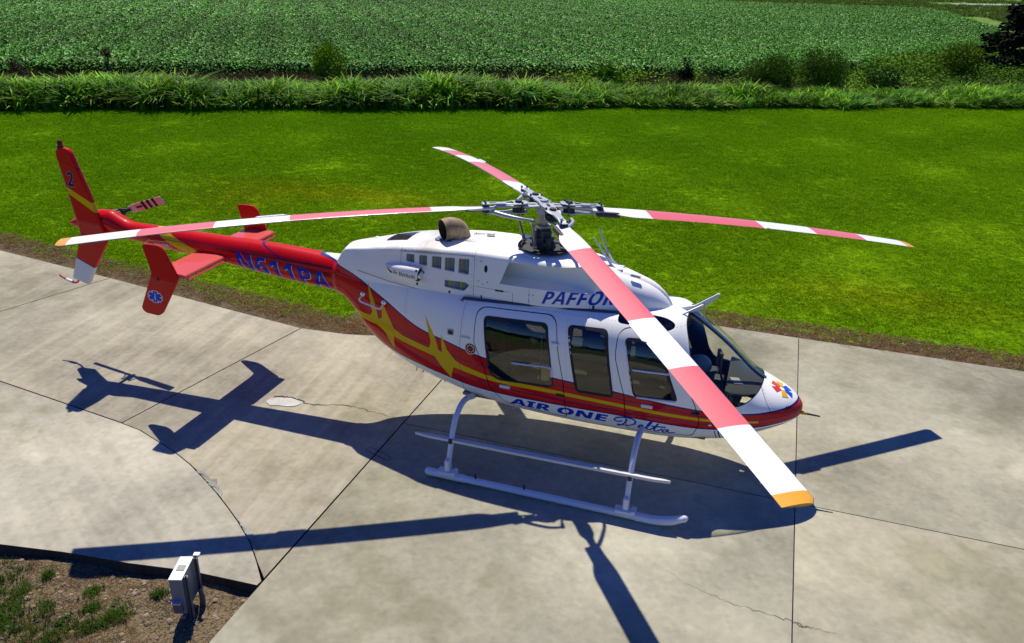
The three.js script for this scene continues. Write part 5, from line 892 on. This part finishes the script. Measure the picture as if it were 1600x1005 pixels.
{
  const bladeTex = canvas(2048, 128, (c) => {
    const X = (r) => (r / 5.4) * 2048; c.fillStyle = '#e9ebec'; c.fillRect(0, 0, 2048, 128); c.fillStyle = '#e0666c';  // bands: red paint with its sunlit sheen mixed into the colour
    c.fillRect(X(1.33), 0, X(2.892) - X(1.33), 128); c.fillRect(X(3.695), 0, X(4.483) - X(3.695), 128); c.fillStyle = '#dc9c18'; c.fillRect(X(5.185), 0, 400, 128);
    c.fillStyle = '#5d6166'; c.fillRect(X(.9), 54, 2048, 20); c.fillStyle = '#6a6c70'; for (let k = 0; k < 9; k++) { c.beginPath(); c.arc(X(4.62 + k * .055), 14 + (k % 3) * 9, 2.2, 0, 7); c.fill(); }
    for (let k = 0; k < 300; k++) { c.fillStyle = 'rgba(60,56,50,' + rr(0.01, 0.05) + ')'; c.fillRect(rr(200, 2048), rr(0, 128), rr(4, 90), rr(1, 3)); }
    c.fillStyle = 'rgba(0,0,0,0.0)';
  });
  const bladeMat = PH({ map: bladeTex, roughness: 0.42, clearcoat: 0.35, clearcoatRoughness: 0.2 });
  BL.forEach((b) => {
    // aerofoil sections; u runs along the span, v once round the section from trailing edge over the top
    const st = [], NR = 90, NP = 24; for (let i = 0; i <= NR; i++) st.push(.60 + (5.30 - .60) * i / NR);
    const pos = [], uv = [], idx = [];
    st.forEach((r) => {
      const k = sstep(.66, 1.12, r), tip = sstep(5.24, 5.33, r), le = lerp(.062, .095, k), te = lerp(-.062, -.175, k), ch = le - te, th = lerp(.048, .030, k), tw = lerp(.10, -.02, (r - .66) / 4.67);
      for (let j = 0; j <= NP; j++) {
        const t = j / NP, up = t <= .5, s = up ? 1 - t * 2 : t * 2 - 1, x = s * s * (up || 1 ? 1 : 1), X = x, yt = th * 2.6 * (0.2969 * Math.sqrt(X) - 0.126 * X - 0.3516 * X * X + 0.2843 * X ** 3 - 0.1015 * X ** 4) * 1.9;
        let f = le - X * ch - tip * .05 * (1 - X), h = (up ? yt : -yt * .6); const q = f * Math.cos(tw) - h * Math.sin(tw); h = h * Math.cos(tw) + f * Math.sin(tw);
        pos.push(r, h, q); uv.push(r / 5.4, t);
      }
    });
    for (let i = 0; i < NR; i++) for (let j = 0; j < NP; j++) { const a = i * (NP + 1) + j; idx.push(a, a + NP + 1, a + 1, a + 1, a + NP + 1, a + NP + 2); }
    for (const [i, fl] of [[0, 1], [NR, -1]]) { const c0 = pos.length / 3, o = i * (NP + 1); pos.push(st[i], 0, -.04); uv.push(st[i] / 5.4, .2); for (let j = 0; j < NP; j++) idx.push(...(fl > 0 ? [c0, o + j, o + j + 1] : [c0, o + j + 1, o + j])); }
    let g = new THREE.BufferGeometry(); g.setAttribute('position', new THREE.Float32BufferAttribute(pos, 3)); g.setAttribute('uv', new THREE.Float32BufferAttribute(uv, 2)); g.setIndex(idx); bent(g, b);
    const bl = obj('rotor_blade', smooth(g, 0.9), bladeMat, heli);
    const tab = flat([[2.93, -.165], [3.28, -.165], [3.25, -.20], [2.97, -.20]], -.004, .008, .005, [], .002); obj('trim_tab', bent(tab, b), whitePaint, bl);
  });
  // hub: two crossed yokes, four sets of grips, bearings, dampers and pitch links
  const hub = new THREE.Group(); hub.name = numbered('rotor_hub'); heli.add(hub);
  const cap = [cyl([0, 2.98, 0], [-.002, 3.10, 0], .10, .085, 28), cyl([-.002, 3.10, 0], [-.004, 3.135, 0], .055, .05, 20)];
  for (let k = 0; k < 8; k++) { const a = k * Math.PI / 4; cap.push(cyl([.075 * Math.cos(a), 3.09, .075 * Math.sin(a)], [.075 * Math.cos(a), 3.118, .075 * Math.sin(a)], .012, .012, 8)); }
  obj('hub_cap', cap, greyMetal, hub);
  BL.forEach((b, k) => {
    const up = k % 2 === 0 ? .045 : .012;
    obj('yoke_arm', bent(flat([[-.02, -.075], [.14, -.085], [.28, -.055], [.60, -.04], [.60, .04], [.28, .055], [.14, .085], [-.02, .075]], up, .024, .03, [[[.10, -.03], [.20, -.022], [.20, .022], [.10, .03]]]), b), hubPaint, hub);
    for (const h of [.062, -.062]) obj('blade_grip', bent(flat([[.20, -.05], [.27, -.085], [.36, -.085], [.48, -.034], [.58, -.036], [.70, -.055], [.745, -.032], [.745, .032], [.70, .055], [.58, .036], [.48, .034], [.36, .085], [.27, .085], [.20, .05]], h * .85, .012, .022, [[[.37, -.05], [.47, -.018], [.47, .018], [.37, .05]], [[.57, -.016], [.66, -.028], [.66, .028], [.57, .016]]], .004), b), h > 0 ? (k % 2 ? hubPaint : palePaint) : greyMetal, hub);
    for (const h of [[.062, .042], [.012, -.045]]) obj('elastomeric_bearing', bent(new THREE.CylinderGeometry(.066, .074, h[0] - h[1], 22).translate(.31, (h[0] + h[1]) / 2, 0), b), blackM, hub);
    obj('bearing_cap', bent(new THREE.CylinderGeometry(.036, .046, .026, 18).translate(.31, .078, 0), b), darkMetal, hub);
    for (const [r, f] of [[.705, .034], [.705, -.034], [.28, .07], [.28, -.07]]) obj('grip_bolt', bent(new THREE.CylinderGeometry(.013, .013, .155, 10).translate(r, .01, f), b), darkMetal, hub);
    obj('lag_damper', bent(box(.30, .065, .06, .78, -.028, -.085, .022), b), blackM, hub);
    obj('grip_spacer', bent(box(.08, .085, .085, .70, .002, 0, .02), b), darkMetal, hub);
    const hp = [rot(b, .62, .06, -.03), rot(b, .50, .15, -.045), rot(b, .34, .24, -.06), rot(b, .20, .27, -.075)];
    obj('pitch_horn', tube(hp, (u) => .026 - .008 * u, 26, 12), hubPaint, hub);
    const e = rot(b, .20, .27, -.09), l = Math.hypot(e[0], e[2]), f = [e[0] / l * .235, 2.62, e[2] / l * .235];
    const lk = obj('pitch_link', [cyl(f, e, .015, .015, 12), cyl(f, [lerp(f[0], e[0], .18), lerp(f[1], e[1], .18), lerp(f[2], e[2], .18)], .021, .021, 12), cyl([lerp(f[0], e[0], .82), lerp(f[1], e[1], .82), lerp(f[2], e[2], .82)], e, .021, .021, 12)], M([0.16, 0.17, 0.2], { roughness: 0.4, metalness: 0.5 }), heli); void lk;
    obj('rod_end', [(() => { const s = new THREE.SphereGeometry(.03, 14, 10); s.translate(...e); return s; })(), (() => { const s = new THREE.SphereGeometry(.03, 14, 10); s.translate(...f); return s; })()], steel, lk);
  });
}
// --- whip antennas on the front fairing
for (const [z, top] of [[.05, [.612, 2.74, -.02]], [-.06, [.63, 2.80, -.22]]]) { const w = obj('whip_antenna', tube([[.93, 2.40, z], [.86, 2.45, z - .01], [.75, 2.58, (z + top[2]) / 2], top], (u) => .019 - .011 * u, 24, 8), palePaint, heli); obj('antenna_base', box(.09, .04, .05, .95, 2.41, z, .015), palePaint, w); }
obj('roof_blade_antenna', box(.12, .03, .025, 1.16, 2.39, .13, .008, [0, .2, -.2]), greyMetal, heli);

// ------------------------------------------------------------------ electrical pedestal by the apron
{
  const t = thing('electrical_pedestal', 'small grey metal electrical box on two posts in the bare earth', 'electrical box', [-2.214, -0.15, 4.147], 0);
  t.rotation.y = 0.337;
  const lidM = M([0.50, 0.52, 0.55], { roughness: 0.42, metalness: 0.35 }), galShade = M([0.19, 0.215, 0.27], { roughness: 0.42, metalness: 0.3 }), galD = M([0.11, 0.12, 0.15], { roughness: 0.5, metalness: 0.35 });  // bright lid, dark bluish sides: sun and shade put into the colours
  obj('enclosure', box(.118, .40, .315, 0, .345, 0, .006), galShade, t);
  obj('lid', box(.126, .014, .323, 0, .549, 0, .004), lidM, t); obj('lid_plate', box(.075, .006, .075, .004, .559, .0, .002), M([0.33, 0.32, 0.28], { roughness: 0.8 }), t);
  for (const z of [.10, -.155]) { const p = obj('post', [box(.03, .56, .012, .085, .275, z, .003), box(.012, .56, .03, .073, .275, z + .012, .003), box(.012, .56, .03, .098, .275, z + .012, .003)], galD, t); void p; }
  obj('post_cap', box(.06, .02, .05, .088, .565, -.18, .004), lidM, t);
  obj('lock_hasp', box(.085, .014, .05, -.012, .30, .18, .004), M([0.6, 0.62, 0.66], { roughness: 0.3, metalness: 0.6 }), t);
  obj('switch_cover', box(.085, .11, .03, -.01, .235, .17, .008), galD, t);
  obj('conduit', tube([[.10, .20, -.10], [.11, .10, -.11], [.105, -.02, -.10]], .022, 16, 10), galD, t);
}
// a dark belt of woodland behind the viewer, which the windows mirror
{
  const B = newB();
  for (let i = 0; i < 420; i++) { const d = ud(), r = Math.cbrt(rnd()), p = V(d.x * 3.2 * r, 5.2 + d.y * 4.6 * r, d.z * 3.2 * r), c = rr(0.5, 1.3); addLeaf(B, p, d, ud(), rr(0.8, 1.5), rr(0.6, 1.0), [0.035 * c, 0.07 * c, 0.015 * c]); }
  scatter('distant_woodland', fromB(B), leafM(), 150, (i) => { const a = -0.75 + Math.PI * 1.35 * i / 150, R = rr(150, 190); return [R * Math.cos(a), -0.4, 12 + R * Math.sin(a), rr(1.1, 1.9), [1, 1, 1].map((v) => v * rr(0.7, 1.2))]; }, scene, 'dark belt of woodland far behind the viewer', 'woodland');
}
renderer.render(scene, camera);
